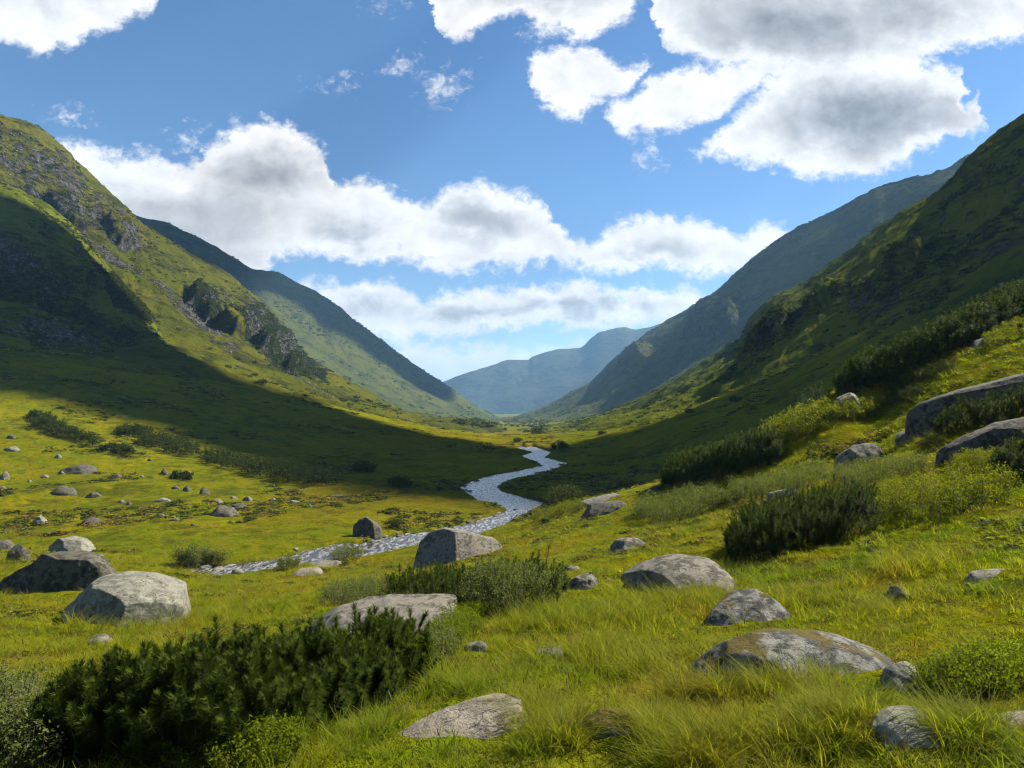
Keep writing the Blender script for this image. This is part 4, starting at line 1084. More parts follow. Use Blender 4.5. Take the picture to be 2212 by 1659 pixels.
def pine(label, poly, h, shoots, needles, nlen=0.06, nw=0.006, slen=0.2, seed=0, parts=True, group=None, mat='pine', spike=0.35):
    r = np.random.default_rng(seed + 5000); shoots = int(shoots * 0.85); needles = int(needles * 1.2); nlen *= 1.08; nw *= 1.5; needles = int(needles * 0.68)
    G, e, P2 = footprint(poly, shoots, r)
    o3 = G.mean(0)
    rim = smooth(0, 0.45 * h, e)
    lump = 0.5 + 0.5 * np.clip(fbm2(G[:, 0] / (0.55 * h), G[:, 1] / (0.55 * h), 3, seed + 3) * 1.8, -1, 1)
    Ht = h * (0.42 + 0.30 * rim + 0.34 * lump)
    lev = 1 - 0.85 * r.random(shoots) ** 1.5              # most shoots crowd the outer canopy
    lev = np.where(r.random(shoots) < 0.06, 1.0 + spike * r.random(shoots), lev)
    base = G.copy(); base[:, 2] += Ht * lev - slen * 0.7
    base[:, 2] = np.maximum(base[:, 2], G[:, 2] + 0.02)
    out2 = G[:, :2] - o3[:2]; out2 /= np.linalg.norm(out2, axis=1, keepdims=True) + 1e-9
    tilt = (1 - rim) * 0.55 + 0.18
    d = np.column_stack([out2 * tilt[:, None] * 0.6 + r.normal(0, 0.15, (shoots, 2)), np.ones(shoots)])
    d /= np.linalg.norm(d, axis=1, keepdims=True)
    sl = slen * 1.12 * r.uniform(0.7, 1.35, shoots)
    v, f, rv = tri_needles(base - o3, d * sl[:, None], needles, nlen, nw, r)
    if not parts:
        o = obj('dwarf_pine', mesh_np('dwarf_pine', v, f, M[mat], False, {'rv': rv[0], 'tip': rv[1]}), None, tuple(o3))
        return tag(o, label, 'pine shrub', group)
    root = tag(empty('dwarf_pine', tuple(o3)), label, 'pine shrub', group)
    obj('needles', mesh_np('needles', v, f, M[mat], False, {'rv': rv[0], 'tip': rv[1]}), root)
    # limbs creep along the ground and turn up into the shoots
    m = min(shoots, max(40, shoots // 4)); pick = r.choice(shoots, m, False)
    a0 = G[pick].copy(); a0[:, :2] -= out2[pick] * 0.35 * h * r.random((m, 1)); a0[:, 2] = gz(a0[:, 0], a0[:, 1]) + 0.02
    a2 = base[pick]; a1 = 0.5 * (a0 + a2) + np.column_stack([out2[pick] * 0.10 * h, np.full(m, -0.06 * h)])
    a0[:, 2] -= 0.05
    v, f = limbs([a0 - o3, a1 - o3, a2 - o3], (0.016 * h + 0.003, 0.011 * h + 0.002, 0.006 * h + 0.001), 0.8 * h)
    obj('branches', mesh_np('branches', v, f, M['bark']), root)
    return root

def leafy(label, poly, h, stems, leaves, ll, mat, seed=0, parts=True, group=None, spread=0.5, name='willow_shrub', cat='shrub', start=0.25):
    r = np.random.default_rng(seed + 9000)
    G, e, P2 = footprint(poly, stems, r)
    o3 = G.mean(0)
    rim = smooth(0, 0.5 * h, e)
    lump = np.clip(0.5 + 0.9 * fbm2(G[:, 0] / (0.6 * h), G[:, 1] / (0.6 * h), 3, seed + 3), 0, 1)
    out2 = G[:, :2] - o3[:2]; out2 /= np.linalg.norm(out2, axis=1, keepdims=True) + 1e-9
    L = h * (0.45 + 0.2 * rim + 0.4 * lump) * r.uniform(0.75, 1.12, stems)
    d = np.column_stack([out2 * (1 - rim)[:, None] * 0.35 + r.normal(0, spread * 0.5, (stems, 2)), np.ones(stems)])
    d /= np.linalg.norm(d, axis=1, keepdims=True)
    t = start + (1 - start) * r.random((stems, leaves)) ** 0.8
    p = G[:, None] + d[:, None] * (L[:, None] * t)[..., None] + r.normal(0, 0.085 * h, (stems, leaves, 3)) * np.array([1, 1, 0.6])
    p[..., 2] = np.maximum(p[..., 2], G[:, None, 2] + 0.02)
    p = p.reshape(-1, 3) - o3; n_ = len(p)
    nrm = r.normal(0, 0.65, (n_, 3)) + np.array([0.15, 0.05, 0.75]); nrm /= np.linalg.norm(nrm, axis=1, keepdims=True)
    ax = r.normal(0, 1, (n_, 3)) + np.array([0, 0, 0.5]); ax -= nrm * (ax * nrm).sum(1, keepdims=True); ax /= np.linalg.norm(ax, axis=1, keepdims=True)
    sd_ = np.cross(nrm, ax)
    l_ = (ll * r.uniform(0.6, 1.25, n_))[:, None]
    v = np.stack([p - ax * l_ * 0.5, p + sd_ * l_ * 0.24 + nrm * l_ * 0.05, p + ax * l_ * 0.5, p - sd_ * l_ * 0.24 + nrm * l_ * 0.05], 1).reshape(-1, 3)
    f = np.arange(n_ * 4).reshape(-1, 4)
    rv = np.repeat(np.clip(np.repeat(r.random(stems), leaves) * 0.45 + 0.55 * r.random(n_), 0, 1), 4)
    if not parts:
        o = obj(name, mesh_np(name, v, f, M[mat], False, {'rv': rv}), None, tuple(o3))
        return tag(o, label, cat, group)
    root = tag(empty(name, tuple(o3)), label, cat, group)
    obj('leaves', mesh_np('leaves', v, f, M[mat], False, {'rv': rv}), root)
    a = G - o3; b = a + d * (L * 0.92)[:, None]
    v, f = limbs([a - np.array([0, 0, 0.06]), b], (0.008 * h + 0.002, 0.003 * h + 0.001), 0.8 * h)
    obj('stems', mesh_np('stems', v, f, M['bark']), root)
    return root

# pines
pine('big dark dwarf pine thicket in front of the low cracked boulder', [(95,1652),(180,1672),(330,1680),(520,1660),(700,1580),(860,1515),(925,1470),(915,1448),(800,1478),(650,1505),(480,1525),(330,1560),(130,1605)], 0.66, 1600, 210, 0.080, 0.0060, 0.18, 1, spike=0.2)
pine('dark dwarf pine with upright spikes beside the whaleback boulder', [(1570,1205),(1600,1222),(1660,1212),(1740,1190),(1820,1170),(1895,1150),(1890,1110),(1800,1130),(1690,1150),(1590,1180)], 1.08, 1150, 130, 0.115, 0.011, 0.28, 2, spike=0.22)
pine('low dwarf pine spreading behind the leafy willow and cracked boulder', [(830,1292),(980,1312),(1120,1316),(1225,1302),(1220,1270),(1060,1268),(920,1272),(840,1278)], 0.62, 700, 80, 0.10, 0.012, 0.20, 3, spike=0.25)
pine('dense band of dwarf pine along the brow above the shaded valley', [(1430,1056),(1500,1050),(1580,1032),(1660,1010),(1690,992),(1680,978),(1600,1000),(1500,1024),(1440,1040)], 1.9, 1700, 50, 0.26, 0.034, 0.55, 4, spike=0.15)
pine('long belt of dark dwarf pine climbing the sunny slope', [(1805,862),(1870,846),(1950,820),(2040,778),(2130,735),(2212,700),(2300,668),(2300,640),(2212,672),(2120,705),(2020,745),(1920,795),(1830,832)], 1.75, 2600, 48, 0.26, 0.034, 0.45, 5, spike=0.15)
pine('ragged upper rank of dwarf pine above the long belt', [(1990,742),(2070,712),(2150,690),(2240,668),(2300,655),(2300,630),(2200,655),(2080,690),(1995,725)], 1.7, 1300, 44, 0.26, 0.034, 0.45, 6, spike=0.15)
pine('small dwarf pine wedged between two rock slabs', [(2022,952),(2080,938),(2150,915),(2230,900),(2270,890),(2260,868),(2180,880),(2090,905),(2030,930)], 0.85, 620, 90, 0.11, 0.013, 0.22, 7)
pine('rounded dwarf pine at the picture edge under the sloping slab', [(2145,1036),(2200,1040),(2270,1030),(2270,985),(2200,990),(2150,1005)], 0.62, 420, 100, 0.095, 0.011, 0.2, 8)
pine('strip of dwarf pine at the start of the long belt', [(1640,938),(1720,905),(1800,870),(1796,858),(1720,888),(1650,922)], 1.2, 700, 44, 0.22, 0.032, 0.4, 9)
pine('dark bilberry cushion above the hollow rock', [(1905,858),(1960,846),(1990,828),(1985,818),(1930,832),(1900,846)], 0.8, 260, 40, 0.09, 0.016, 0.25, 10, mat='dull')
# leafy shrubs
leafy('silver green willow at the corner below the big pine thicket', [(-60,1690),(60,1700),(115,1660),(110,1600),(40,1560),(-60,1560)], 0.62, 170, 60, 0.034, 'willow', 1)
leafy('sprawling yellow green shrub under the sloping dark slab', [(1850,1118),(1930,1135),(2040,1128),(2140,1100),(2185,1066),(2150,1042),(2050,1052),(1940,1070),(1870,1085)], 0.85, 300, 70, 0.050, 'yellow', 2, spread=0.7)
leafy('pale willow among the grass beside the hollow rock', [(1790,1050),(1850,1062),(1950,1052),(2010,1030),(1990,1010),(1900,1015),(1810,1028)], 0.85, 260, 50, 0.052, 'willow', 3)
leafy('silvery willow patch below the pine band', [(1365,1122),(1430,1132),(1520,1115),(1570,1092),(1550,1072),(1470,1082),(1380,1102)], 1.15, 300, 46, 0.085, 'willow', 4)
leafy('wide dull willow patch between the pine band and the spiky pine', [(1545,1086),(1640,1088),(1740,1062),(1790,1038),(1770,1020),(1680,1040),(1580,1062)], 0.95, 300, 46, 0.075, 'willow', 5)
leafy('light yellow green willow on the brow left of the pine belt', [(1620,972),(1690,968),(1760,942),(1800,912),(1780,892),(1700,920),(1630,952)], 1.5, 300, 40, 0.13, 'yellow', 6) if False else leafy('light yellow green willow on the brow beyond the pine band', [(1640,975),(1700,965),(1765,938),(1798,912),(1780,896),(1705,922),(1645,955)], 1.4, 280, 40, 0.12, 'yellow', 6)
leafy('leafy bush hiding the foot of the weathered stone', [(1800,908),(1850,912),(1895,898),(1890,876),(1840,880),(1805,890)], 0.95, 150, 50, 0.075, 'yellow', 7)
leafy('round bush below the middle of the long pine belt', [(1910,880),(1960,876),(2000,858),(1985,846),(1930,858)], 0.7, 110, 40, 0.07, 'dull', 8)
leafy('rounded shaded willow on the bank below the brow', [(1180,1094),(1215,1098),(1255,1092),(1250,1080),(1210,1078),(1182,1084)], 2.3, 130, 60, 0.24, 'dull', 9)
leafy('tall grey willow on the far bank with feathery tops', [(385,1226),(430,1230),(480,1227),(490,1219),(440,1216),(390,1218)], 2.0, 110, 60, 0.13, 'willow', 10)
leafy('small round willow at the water on the near bank', [(604,1230),(625,1233),(645,1230),(642,1224),(610,1223)], 1.2, 60, 50, 0.12, 'willow', 11)
leafy('low willow leaning over the stream by the dark boulder', [(715,1212),(750,1213),(782,1206),(775,1198),(725,1203)], 1.5, 80, 46, 0.12, 'willow', 12)
leafy('bright willow mound behind the low cracked boulder', [(690,1312),(760,1318),(830,1300),(850,1282),(790,1276),(710,1292)], 0.62, 260, 50, 0.045, 'willow', 13)
leafy('glossy leaved willow growing through the low pine', [(1010,1322),(1090,1332),(1170,1322),(1195,1302),(1130,1290),(1030,1300)], 0.80, 260, 60, 0.046, 'willow', 14)
leafy('bright bilberry clump to the side of the small rounded rock', [(1985,1500),(2060,1520),(2160,1515),(2240,1490),(2230,1440),(2120,1445),(2010,1465)], 0.30, 520, 42, 0.022, 'bright', 15, name='bilberry_shrub', spread=0.8)
leafy('leafy fringe on the stream bank below the dark ended outcrop', [(1150,1130),(1200,1124),(1262,1104),(1258,1094),(1205,1108),(1155,1122)], 1.2, 170, 40, 0.11, 'yellow', 16)
leafy('bright leafy sprig standing before the big pine thicket', [(535,1640),(580,1650),(610,1630),(590,1610),(550,1615)], 0.30, 40, 50, 0.030, 'bright', 17)
leafy('low green herbs at the foot of the cracked boulder', [(930,1375),(980,1395),(1030,1370),(1045,1335),(1000,1325),(950,1350)], 0.34, 200, 46, 0.032, 'bright', 18, name='herb_clump')
leafy('pale willow sprigs between cracked boulder and pine thicket', [(900,1440),(950,1450),(985,1420),(970,1385),(925,1395)], 0.34, 130, 46, 0.030, 'willow', 19)
leafy('olive cushion of heath beside the cracked boulder', [(955,1335),(1000,1345),(1040,1325),(1020,1308),(970,1312)], 0.30, 110, 46, 0.035, 'dull', 20, name='heath_cushion')
leafy('ferny bush under the sloping slab', [(2060,1020),(2120,1030),(2160,1015),(2150,990),(2080,995)], 0.55, 120, 50, 0.042, 'yellow', 21)
leafy('yellow shrub patch near the top of the belt of pine', [(2130,760),(2200,735),(2260,715),(2260,690),(2190,705),(2130,735)], 0.8, 200, 36, 0.09, 'yellow', 22)
leafy('grey green bush in the upper sunny meadow', [(1985,828),(2030,812),(2070,795),(2055,782),(2000,805)], 0.5, 90, 36, 0.06, 'dull', 23)
leafy('bushy green herbs at the lower edge of the meadow by the pines', [(380,1690),(560,1680),(640,1640),(600,1620),(480,1655),(380,1670)], 0.28, 240, 44, 0.026, 'bright', 24, name='herb_clump')
leafy('dry brown bush standing on the far bank beside the dark boulder', [(842,1140),(856,1141),(862,1137),(846,1136)], 1.2, 40, 30, 0.12, 'dull', 25)
# darker shrubs on the meadow across the stream
FARSH = [
 ([(70,925),(140,945),(205,968),(205,958),(140,930),(80,914)], 2.6, 260, 'long dark shrub running down the meadow below the shaded hillside'),
 ([(60,905),(110,918),(120,908),(70,896)], 1.8, 90, 'olive shrub uphill of the long dark shrub'),
 ([(215,975),(250,985),(290,984),(280,974),(230,968)], 1.6, 90, 'low olive shrub between small rocks on the meadow'),
 ([(250,940),(320,950),(330,938),(260,928)], 2.2, 140, 'dark shrub at the shade edge high on the meadow'),
 ([(300,965),(370,985),(432,992),(430,975),(360,955),(305,950)], 2.6, 240, 'broad dark shrub where the meadow meets the shade'),
 ([(440,1000),(500,1018),(560,1030),(560,1012),(500,992),(445,982)], 2.6, 240, 'shaded shrub bank above the lone grey rock'),
 ([(545,1028),(610,1046),(680,1052),(735,1050),(730,1034),(660,1024),(560,1012)], 3.0, 340, 'long black looking shrub at the bottom of the cloud shadow'),
 ([(370,1035),(410,1040),(412,1032),(375,1027)], 1.2, 60, 'small dark shrub beside a grey rock under the shade'),
 ([(838,1052),(880,1058),(890,1050),(845,1045)], 1.4, 60, 'dark tuft shrub in the shaded flat beyond the reddish grass'),
 ([(760,1020),(800,1026),(812,1018),(770,1012)], 1.6, 70, 'shaded shrub in the middle of the dark valley floor'),
]
for i, (po, h, ns, lb) in enumerate(FARSH):
    leafy(lb, po, h, ns, 34, 0.34, 'dull', 100 + i, parts=False, name='juniper_shrub')
# bushes dotted along the far sunlit valley floor
for i, (px, py, hh) in enumerate([(1162,938,5.0),(1210,972,3.0),(1118,955,2.0),(1300,938,1.8),(1490,893,1.8),(1588,868,2.0),(1090,930,3.0)]):
    w_ = hh * 4.2 * 100 / max(60, 0.2 * 1) / 100
    q = hit(px, py)
    kpx = FPX / q[1] * hh
    try:
        leafy('round bush dotted along the sunlit valley floor', [(px - 0.8 * kpx, py), (px, py + 0.12 * kpx), (px + 0.8 * kpx, py), (px, py - 0.12 * kpx)], hh, 40, 34, 0.16 * hh, 'dull', 150 + i, parts=False, name='bush', group='bushes on the sunlit valley floor')
    except Exception as ex:
        print('bush skipped', i, ex)

# ------------------------------------------------------------------ scattered growth nobody could count
def scatter(name, P, rot, scl, idx, protos, kind='stuff'):
    """protos: (verts, faces, attrs, material); every point of P carries a copy of one of them"""
    me = bpy.data.meshes.new(name); me.vertices.add(len(P)); me.vertices.foreach_set('co', np.ascontiguousarray(P, np.float32).ravel())
    for an, tp_, av, fld in (('rot', 'FLOAT_VECTOR', rot, 'vector'), ('scl', 'FLOAT_VECTOR', scl, 'vector'), ('pick', 'INT', idx, 'value')):
        a = me.attributes.new(an, tp_, 'POINT'); a.data.foreach_set(fld, np.ascontiguousarray(av, np.int32 if tp_ == 'INT' else np.float32).ravel())
    o = obj(name, me); tag(o, kind=kind)
    ng = bpy.data.node_groups.new(name, 'GeometryNodeTree')
    ng.interface.new_socket('Geometry', in_out='INPUT', socket_type='NodeSocketGeometry'); ng.interface.new_socket('Geometry', in_out='OUTPUT', socket_type='NodeSocketGeometry')
    N_, Lk = ng.nodes, ng.links
    gi, go = N_.new('NodeGroupInput'), N_.new('NodeGroupOutput')
    g2i = N_.new('GeometryNodeGeometryToInstance')
    for i, (v, f, at, mt) in list(enumerate(protos))[::-1]:
        pm = mesh_np(name + '_tuft', v, f, mt, False, at)
        po = bpy.data.objects.new(name + '_tuft', pm)
        oi = N_.new('GeometryNodeObjectInfo'); oi.inputs['Object'].default_value = po
        Lk.new(oi.outputs['Geometry'], g2i.inputs[0])
    iop = N_.new('GeometryNodeInstanceOnPoints'); iop.inputs['Pick Instance'].default_value = True
    def na(nm, dt):
        x = N_.new('GeometryNodeInputNamedAttribute'); x.data_type = dt; x.inputs[0].default_value = nm; return x.outputs['Attribute']
    e2r = N_.new('FunctionNodeEulerToRotation'); Lk.new(na('rot', 'FLOAT_VECTOR'), e2r.inputs[0])
    Lk.new(gi.outputs[0], iop.inputs['Points']); Lk.new(g2i.outputs[0], iop.inputs['Instance']); Lk.new(e2r.outputs[0], iop.inputs['Rotation'])
    Lk.new(na('scl', 'FLOAT_VECTOR'), iop.inputs['Scale']); Lk.new(na('pick', 'INT'), iop.inputs['Instance Index'])
    Lk.new(iop.outputs[0], go.inputs[0])
    md = o.modifiers.new('scatter', 'NODES'); md.node_group = ng
    return o

def tuft(n, h, w, spread, bend, r, seg=3):
    """grass blades of n x seg quads"""
    a = r.uniform(0, 2 * math.pi, n); rad = spread * np.sqrt(r.random(n))
    b = np.column_stack([np.cos(a) * rad, np.sin(a) * rad, np.zeros(n)])
    fa = a + r.normal(0, 0.9, n); lean = r.uniform(0.05, 0.35, n) + rad / max(spread, 1e-6) * 0.35
    bd = bend * r.uniform(0.3, 1.3, n); hh = h * r.uniform(0.45, 1.15, n)
    fw = np.column_stack([np.cos(fa), np.sin(fa), np.zeros(n)]); sd_ = np.column_stack([-np.sin(fa + r.normal(0, .7, n)), np.cos(fa), np.zeros(n)])
    vs, tips = [], []
    for k in range(seg + 1):
        s = k / seg
        c = b + fw * (hh * (lean * s + bd * s * s))[:, None] + np.column_stack([np.zeros((n, 2)), hh * (s - 0.45 * bd * s * s)])
        ww = (w * (1 - s * 0.92) * 0.5) * np.ones(n)
        vs += [c - sd_ * ww[:, None], c + sd_ * ww[:, None]]; tips += [np.full(n, s)] * 2
    v = np.stack(vs, 1); tip = np.stack(tips, 1); m = 2 * (seg + 1)
    f = []
    base = (np.arange(n) * m)[:, None]
    for k in range(seg): f.append(base + np.array([2 * k, 2 * k + 1, 2 * k + 3, 2 * k + 2]))
    rv = np.repeat(r.random(n), m)
    return v.reshape(-1, 3), np.concatenate(f), {'tip': tip.ravel(), 'rv': rv}

r = np.random.default_rng(77)
def grass_points(n, y0, y1, umax=1.08, pw=0.7):
    y = (r.random(n) * (y1 ** pw - y0 ** pw) + y0 ** pw) ** (1 / pw)
    u = r.uniform(-umax, umax, n)
    x = u * y
    keep = river_sd(x, y) > 0.25
    for (bx_, by_, hw, hd) in BOULDER_AREAS:
        keep &= ((x - bx_) / (hw * 0.98)) ** 2 + ((y - by_ + 0.22 * hd + 0.08) / (hd * 1.25)) ** 2 > 1
    x, y = x[keep], y[keep]
    return np.column_stack([x, y, gz(x, y) - 0.01])
def herb(n, h, ll, r):
    a = r.uniform(0, 6.283, n); p = np.column_stack([np.cos(a), np.sin(a), np.zeros(n)]) * (0.075 * np.sqrt(r.random(n)))[:, None]; p[:, 2] = h * r.random(n)
    nrm = r.normal(0, 0.5, (n, 3)) + np.array([0, 0, 1.0]); nrm /= np.linalg.norm(nrm, axis=1, keepdims=True)
    ax = np.cross(nrm, r.normal(0, 1, (n, 3))); ax /= np.linalg.norm(ax, axis=1, keepdims=True); sd_ = np.cross(nrm, ax); l_ = ll * r.uniform(0.6, 1.3, (n, 1))
    v = np.stack([p - ax * l_, p + sd_ * l_ * 0.6, p + ax * l_, p - sd_ * l_ * 0.6], 1).reshape(-1, 3)
    return v, np.arange(4 * n).reshape(-1, 4), {'rv': np.repeat(r.random(n), 4), 'tip': np.full(4 * n, 0.3)}
def stalks(n, h, r):
    v, f, at = tuft(n, h, 0.0035, 0.06, 0.25, r, 3)
    hv, hf, ha = [], [], []
    tips = v.reshape(n, 8, 3)[:, 6]
    s = np.array([[-.003, 0, -.025], [.003, 0, -.025], [.002, 0, .015], [-.002, 0, .015]])
    hv = (tips[:, None] + s[None] * r.uniform(0.7, 1.5, (n, 1, 1))).reshape(-1, 3)
    return np.concatenate([v, hv]), np.concatenate([f, np.arange(4 * n).reshape(-1, 4) + len(v)]), {'rv': np.concatenate([at['rv'] * 0 + 0.95, np.full(4 * n, 0.95)]), 'tip': np.concatenate([at['tip'], np.ones(4 * n)])}
near = [tuft(13, 0.12, 0.0078, 0.075, 0.45, r) + (M['blade'],) for _ in range(3)] + [tuft(17, 0.19, 0.0070, 0.065, 0.6, r) + (M['blade'],) for _ in range(2)] + [tuft(12, 0.08, 0.008, 0.08, 0.3, r, 2) + (M['blade'],)] \
     + [herb(26, 0.07, 0.016, r) + (M['bright'],), herb(22, 0.05, 0.013, r) + (M['dull'],), stalks(5, 0.22, r) + (M['straw'],), tuft(20, 0.10, 0.005, 0.07, 0.8, r) + (M['straw'],)]
P = grass_points(150000, 1.7, 150.0)
y = P[:, 1]
tus = fbm2(P[:, 0] * 1.1, P[:, 1] * 1.1, 3, 61); big = fbm2(P[:, 0] * 0.35, P[:, 1] * 0.35, 3, 62)
sc = 0.80 * (0.62 + 0.55 * np.clip(tus * 1.5 + 0.25, 0, 1) + 0.45 * np.clip(big * 2, 0, 1)) * (np.maximum(y, 4) / 4) ** 0.42 * r.uniform(0.75, 1.25, len(P))
flat = np.clip(1.05 - 0.006 * y, 0.6, 1)
scl = np.column_stack([sc * 1.05, sc * 1.05, sc * flat * (np.maximum(y, 4) / 4) ** -0.17])
rot = np.column_stack([r.normal(0, 0.12, len(P)), r.normal(0.05, 0.12, len(P)), r.uniform(0, 6.283, len(P))])
pick = np.where(tus + big > 0.25, r.integers(3, 5, len(P)), np.where(r.random(len(P)) < 0.25, 5, r.integers(0, 3, len(P))))
un = r.random(len(P)); hp_ = fbm2(P[:, 0] * 0.8, P[:, 1] * 0.8, 3, 66)
pick = np.where((un < 0.10) & (hp_ > 0.0), 6, np.where((un < 0.16) & (hp_ < 0.1), 7, np.where((un > 0.978), 8, np.where((un > 0.72) & (hp_ < -0.10), 9, pick))))
scatter('grass', P, rot, scl, pick, near)
# taller clumps against the boulders and in the hollows
spots = [(1540,1505,0.3,36),(1670,1495,0.35,40),(1770,1485,0.3,20),(1470,1510,0.3,24),(1480,1300,0.8,90),(1350,1340,0.9,90),(1290,1420,0.6,70),(1130,1560,0.4,60),(1200,1600,0.4,50),(1420,1590,0.4,60),
         (1860,1560,0.4,60),(1760,1600,0.5,60),(2080,1600,0.4,60),(300,1360,1.2,60),(420,1340,1.0,60),(1640,1320,0.6,60),(1980,1230,0.7,60),(1500,1650,0.5,60),(960,1200,2.0,60),(560,1250,2.5,70),(720,1235,2.5,70),(440,1245,2.5,60),(1180,1350,0.7,60),(1560,1620,0.4,40)]
TP = []
for px, py, rad, cnt in spots:
    q = hit(px, py, hills=False)
    k = rad * q[1] / 9.0
    xy = q[:2] + r.normal(0, k * 0.5, (cnt, 2))
    TP.append(np.column_stack([xy, gz(xy[:, 0], xy[:, 1])]))
TP = np.concatenate(TP)
keep = river_sd(TP[:, 0], TP[:, 1]) > 0.2
TP = TP[keep]
tall = [tuft(24, 0.26, 0.0072, 0.07, 0.8, r, 4) + (M['blade'],) for _ in range(3)]
s_ = (np.maximum(TP[:, 1], 4) / 5) ** 0.45 * r.uniform(0.7, 1.15, len(TP))
scatter('tall_grass', TP, np.column_stack([r.normal(0, .1, len(TP)), r.normal(0, .1, len(TP)), r.uniform(0, 6.28, len(TP))]), np.column_stack([s_, s_, s_]), r.integers(0, 3, len(TP)), tall)

# scrub on the hillsides
def clump(n, r, ll):
    p = r.normal(0, 1, (n, 3)); p /= np.linalg.norm(p, axis=1, keepdims=True); p *= (r.random((n, 1)) ** 0.4) * np.array([1, 1, 0.55]); p[:, 2] = np.abs(p[:, 2])
    nrm = r.normal(0, 0.7, (n, 3)) + p + np.array([0, 0, 0.5]); nrm /= np.linalg.norm(nrm, axis=1, keepdims=True)
    ax = np.cross(nrm, r.normal(0, 1, (n, 3))); ax /= np.linalg.norm(ax, axis=1, keepdims=True); sd_ = np.cross(nrm, ax)
    l_ = ll * r.uniform(0.6, 1.3, (n, 1))
    v = np.stack([p - ax * l_, p + sd_ * l_ * 0.6, p + ax * l_, p - sd_ * l_ * 0.6], 1).reshape(-1, 3)
    return v, np.arange(4 * n).reshape(-1, 4), {'rv': np.repeat(r.random(n), 4), 'tip': np.full(4 * n, 0.4)}
SCP, SS = [], []
for hi_, (size, cnt) in zip((0, 1, 2, 5, 6), ((1.9, 22000), (1.3, 22000), (4.2, 6000), (3.6, 9000), (1.7, 22000))):
    h_ = HILLS[hi_]; Q = h_['Q']
    nr, nc = Q.shape[:2]
    a = r.uniform(0, nr - 1.01, cnt * 8); b = r.uniform(0, nc - 1.01, cnt * 8)
    ia, ib = a.astype(int), b.astype(int)
    q = Q[ia, ib] + (Q[np.minimum(ia + 1, nr - 1), ib] - Q[ia, ib]) * (a - ia)[:, None] + (Q[ia, np.minimum(ib + 1, nc - 1)] - Q[ia, ib]) * (b - ib)[:, None]
    wl = size * 14
    wgt = 1.3 * h_['scrub'][ia, ib] + 0.02 + 1.0 * np.clip(fbm2(q[:, 0] / wl, q[:, 1] / wl, 4, 900 + hi_), -0.5, 1) - 0.4 * (h_['rock'][ia, ib] > 0.5)
    area = np.linalg.norm(np.cross(Q[np.minimum(ia + 1, nr - 1), ib] - Q[ia, ib], Q[ia, np.minimum(ib + 1, nc - 1)] - Q[ia, ib]), axis=1)
    area /= np.percentile(area, 90)
    kp = (r.random(cnt * 8) < np.clip(wgt, 0, 1) * np.clip(area, 0, 1)) & h_['front'][ia, ib] & (h_['px'][ia, ib] > -150) & (h_['px'][ia, ib] < 2360)
    q = q[kp][:cnt]
    SCP.append(q); SS.append(size * (0.5 + 0.9 * r.random(len(q)) ** 2))
SCP = np.concatenate(SCP); SS = np.concatenate(SS)
scatter('undergrowth', SCP - np.array([0, 0, 0.1]), np.column_stack([np.zeros((len(SCP), 2)), r.uniform(0, 6.28, len(SCP))]), np.column_stack([SS, SS, SS * 0.9]), r.integers(0, 3, len(SCP)),
        [clump(46, r, 0.22) + (M['dull'],) for _ in range(3)])
# low heath on the valley floor
yy_ = np.exp(r.uniform(math.log(11), math.log(420), 190000)); uu_ = r.uniform(-0.95, 0.95, 190000); xx_ = uu_ * yy_
hm = np.where(yy_ > 60, fbm2(xx_ / 22, yy_ / 22, 5, 971, 0.6), fbm2(xx_ / 5, yy_ / 5, 5, 972, 0.6) + 0.02) + 0.35 * fbm2(xx_ / 70, yy_ / 70, 3, 975)
kp = (hm > 0.16) & (river_sd(xx_, yy_) > 0.6)  & (r.random(190000) < np.where(yy_ > 60, 0.5, 0.34))
HP = np.column_stack([xx_[kp], yy_[kp], gz(xx_[kp], yy_[kp]) - 0.03])
hs_ = (0.22 + 0.55 * r.random(len(HP)) ** 2.5) * (HP[:, 1] / 90) ** np.where(HP[:, 1] < 60, 0.75, 0.45)
scatter('heath', HP, np.column_stack([np.zeros((len(HP), 2)), r.uniform(0, 6.28, len(HP))]), np.column_stack([hs_ * 1.5, hs_ * 1.5, hs_ * 0.8]), r.integers(0, 4, len(HP)),
        [clump(36, r, 0.24) + (M['dull'],), clump(36, r, 0.24) + (M['blade'],), clump(36, r, 0.24) + (M['dull'],), clump(30, r, 0.24) + (M['straw'],)])

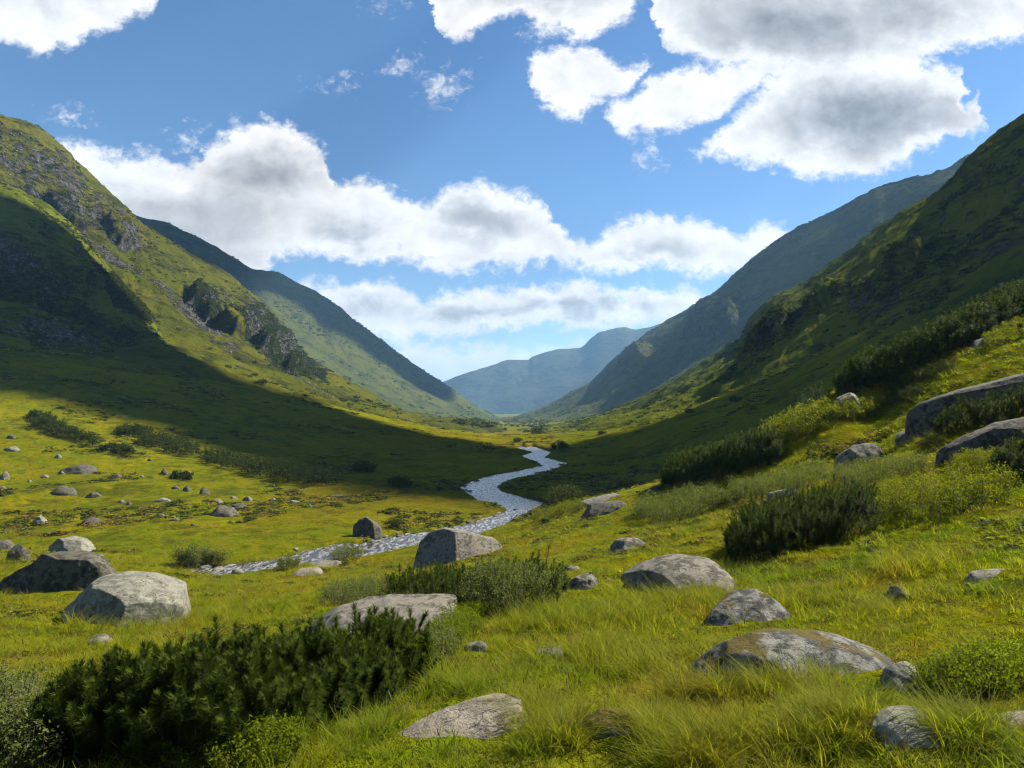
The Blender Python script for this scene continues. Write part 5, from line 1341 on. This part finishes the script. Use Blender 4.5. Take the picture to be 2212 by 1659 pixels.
# scree and loose blocks on the near slopes
RP, RS = [], []
for hi_, (size, cnt) in zip((0, 1, 6), ((0.9, 8000), (0.75, 16000), (0.35, 10))):
    h_ = HILLS[hi_]; Q = h_['Q']; nr, nc = Q.shape[:2]
    ia = r.integers(0, nr - 1, cnt * 12); ib = r.integers(0, nc - 1, cnt * 12)
    f1, f2 = r.random((cnt * 12, 1)), r.random((cnt * 12, 1))
    q = Q[ia, ib] + (Q[ia + 1, ib] - Q[ia, ib]) * f1 + (Q[ia, ib + 1] - Q[ia, ib]) * f2
    wgt = 0.9 * np.clip(h_['rock'][ia, ib] - 0.15, 0, 1) + 0.9 * np.clip(fbm2(q[:, 0] / 16, q[:, 1] / 16, 4, 940 + hi_) - 0.22, 0, 1)
    kp = (r.random(cnt * 12) < wgt) & h_['front'][ia, ib] & (h_['px'][ia, ib] > -60) & (h_['px'][ia, ib] < 2270)
    q = q[kp][:cnt]
    RP.append(q); RS.append(size * (0.35 + 0.9 * r.random(len(q)) ** 3))
RP = np.concatenate(RP); RS = np.concatenate(RS)
def block(seed):
    V, F = ICO[3]
    P_ = V * np.array([1.2, 0.9, 0.7])
    rs = np.random.default_rng(seed)
    for k in range(7):
        nv = rs.normal(0, 1, 3); nv /= np.linalg.norm(nv); s = P_ @ nv; lim = s.max() * rs.uniform(0.55, 0.85); P_ = P_ - nv * np.clip(s - lim, 0, None)[:, None]
    return P_, F, {}
scatter('rubble', RP, np.column_stack([r.uniform(-.4, .4, (len(RP), 2)), r.uniform(0, 6.28, len(RP))]), np.column_stack([RS, RS, RS]), r.integers(0, 4, len(RP)),
        [block(1) + (M['rock'],), block(2) + (M['rock_dark'],), block(3) + (M['rock_dark'],), block(4) + (M['rock_dark'],)])
# the wood far down the valley
wp = []
for px, py in zip(r.uniform(975, 1190, 240), r.uniform(906, 922, 240)):
    q = hit(px, py)
    if q is not None and 500 < q[1] < 2400: wp.append(q)
wp = np.array(wp)

if len(wp):
    ws_ = r.uniform(1.5, 3.6, len(wp))
    scatter('woods', wp, np.column_stack([np.zeros((len(wp), 2)), r.uniform(0, 6.28, len(wp))]), np.column_stack([ws_, ws_, ws_ * 1.3]), r.integers(0, 3, len(wp)), [clump(60, r, 0.22) + (M['yellow' if _ == 2 else 'dull'],) for _ in range(3)])
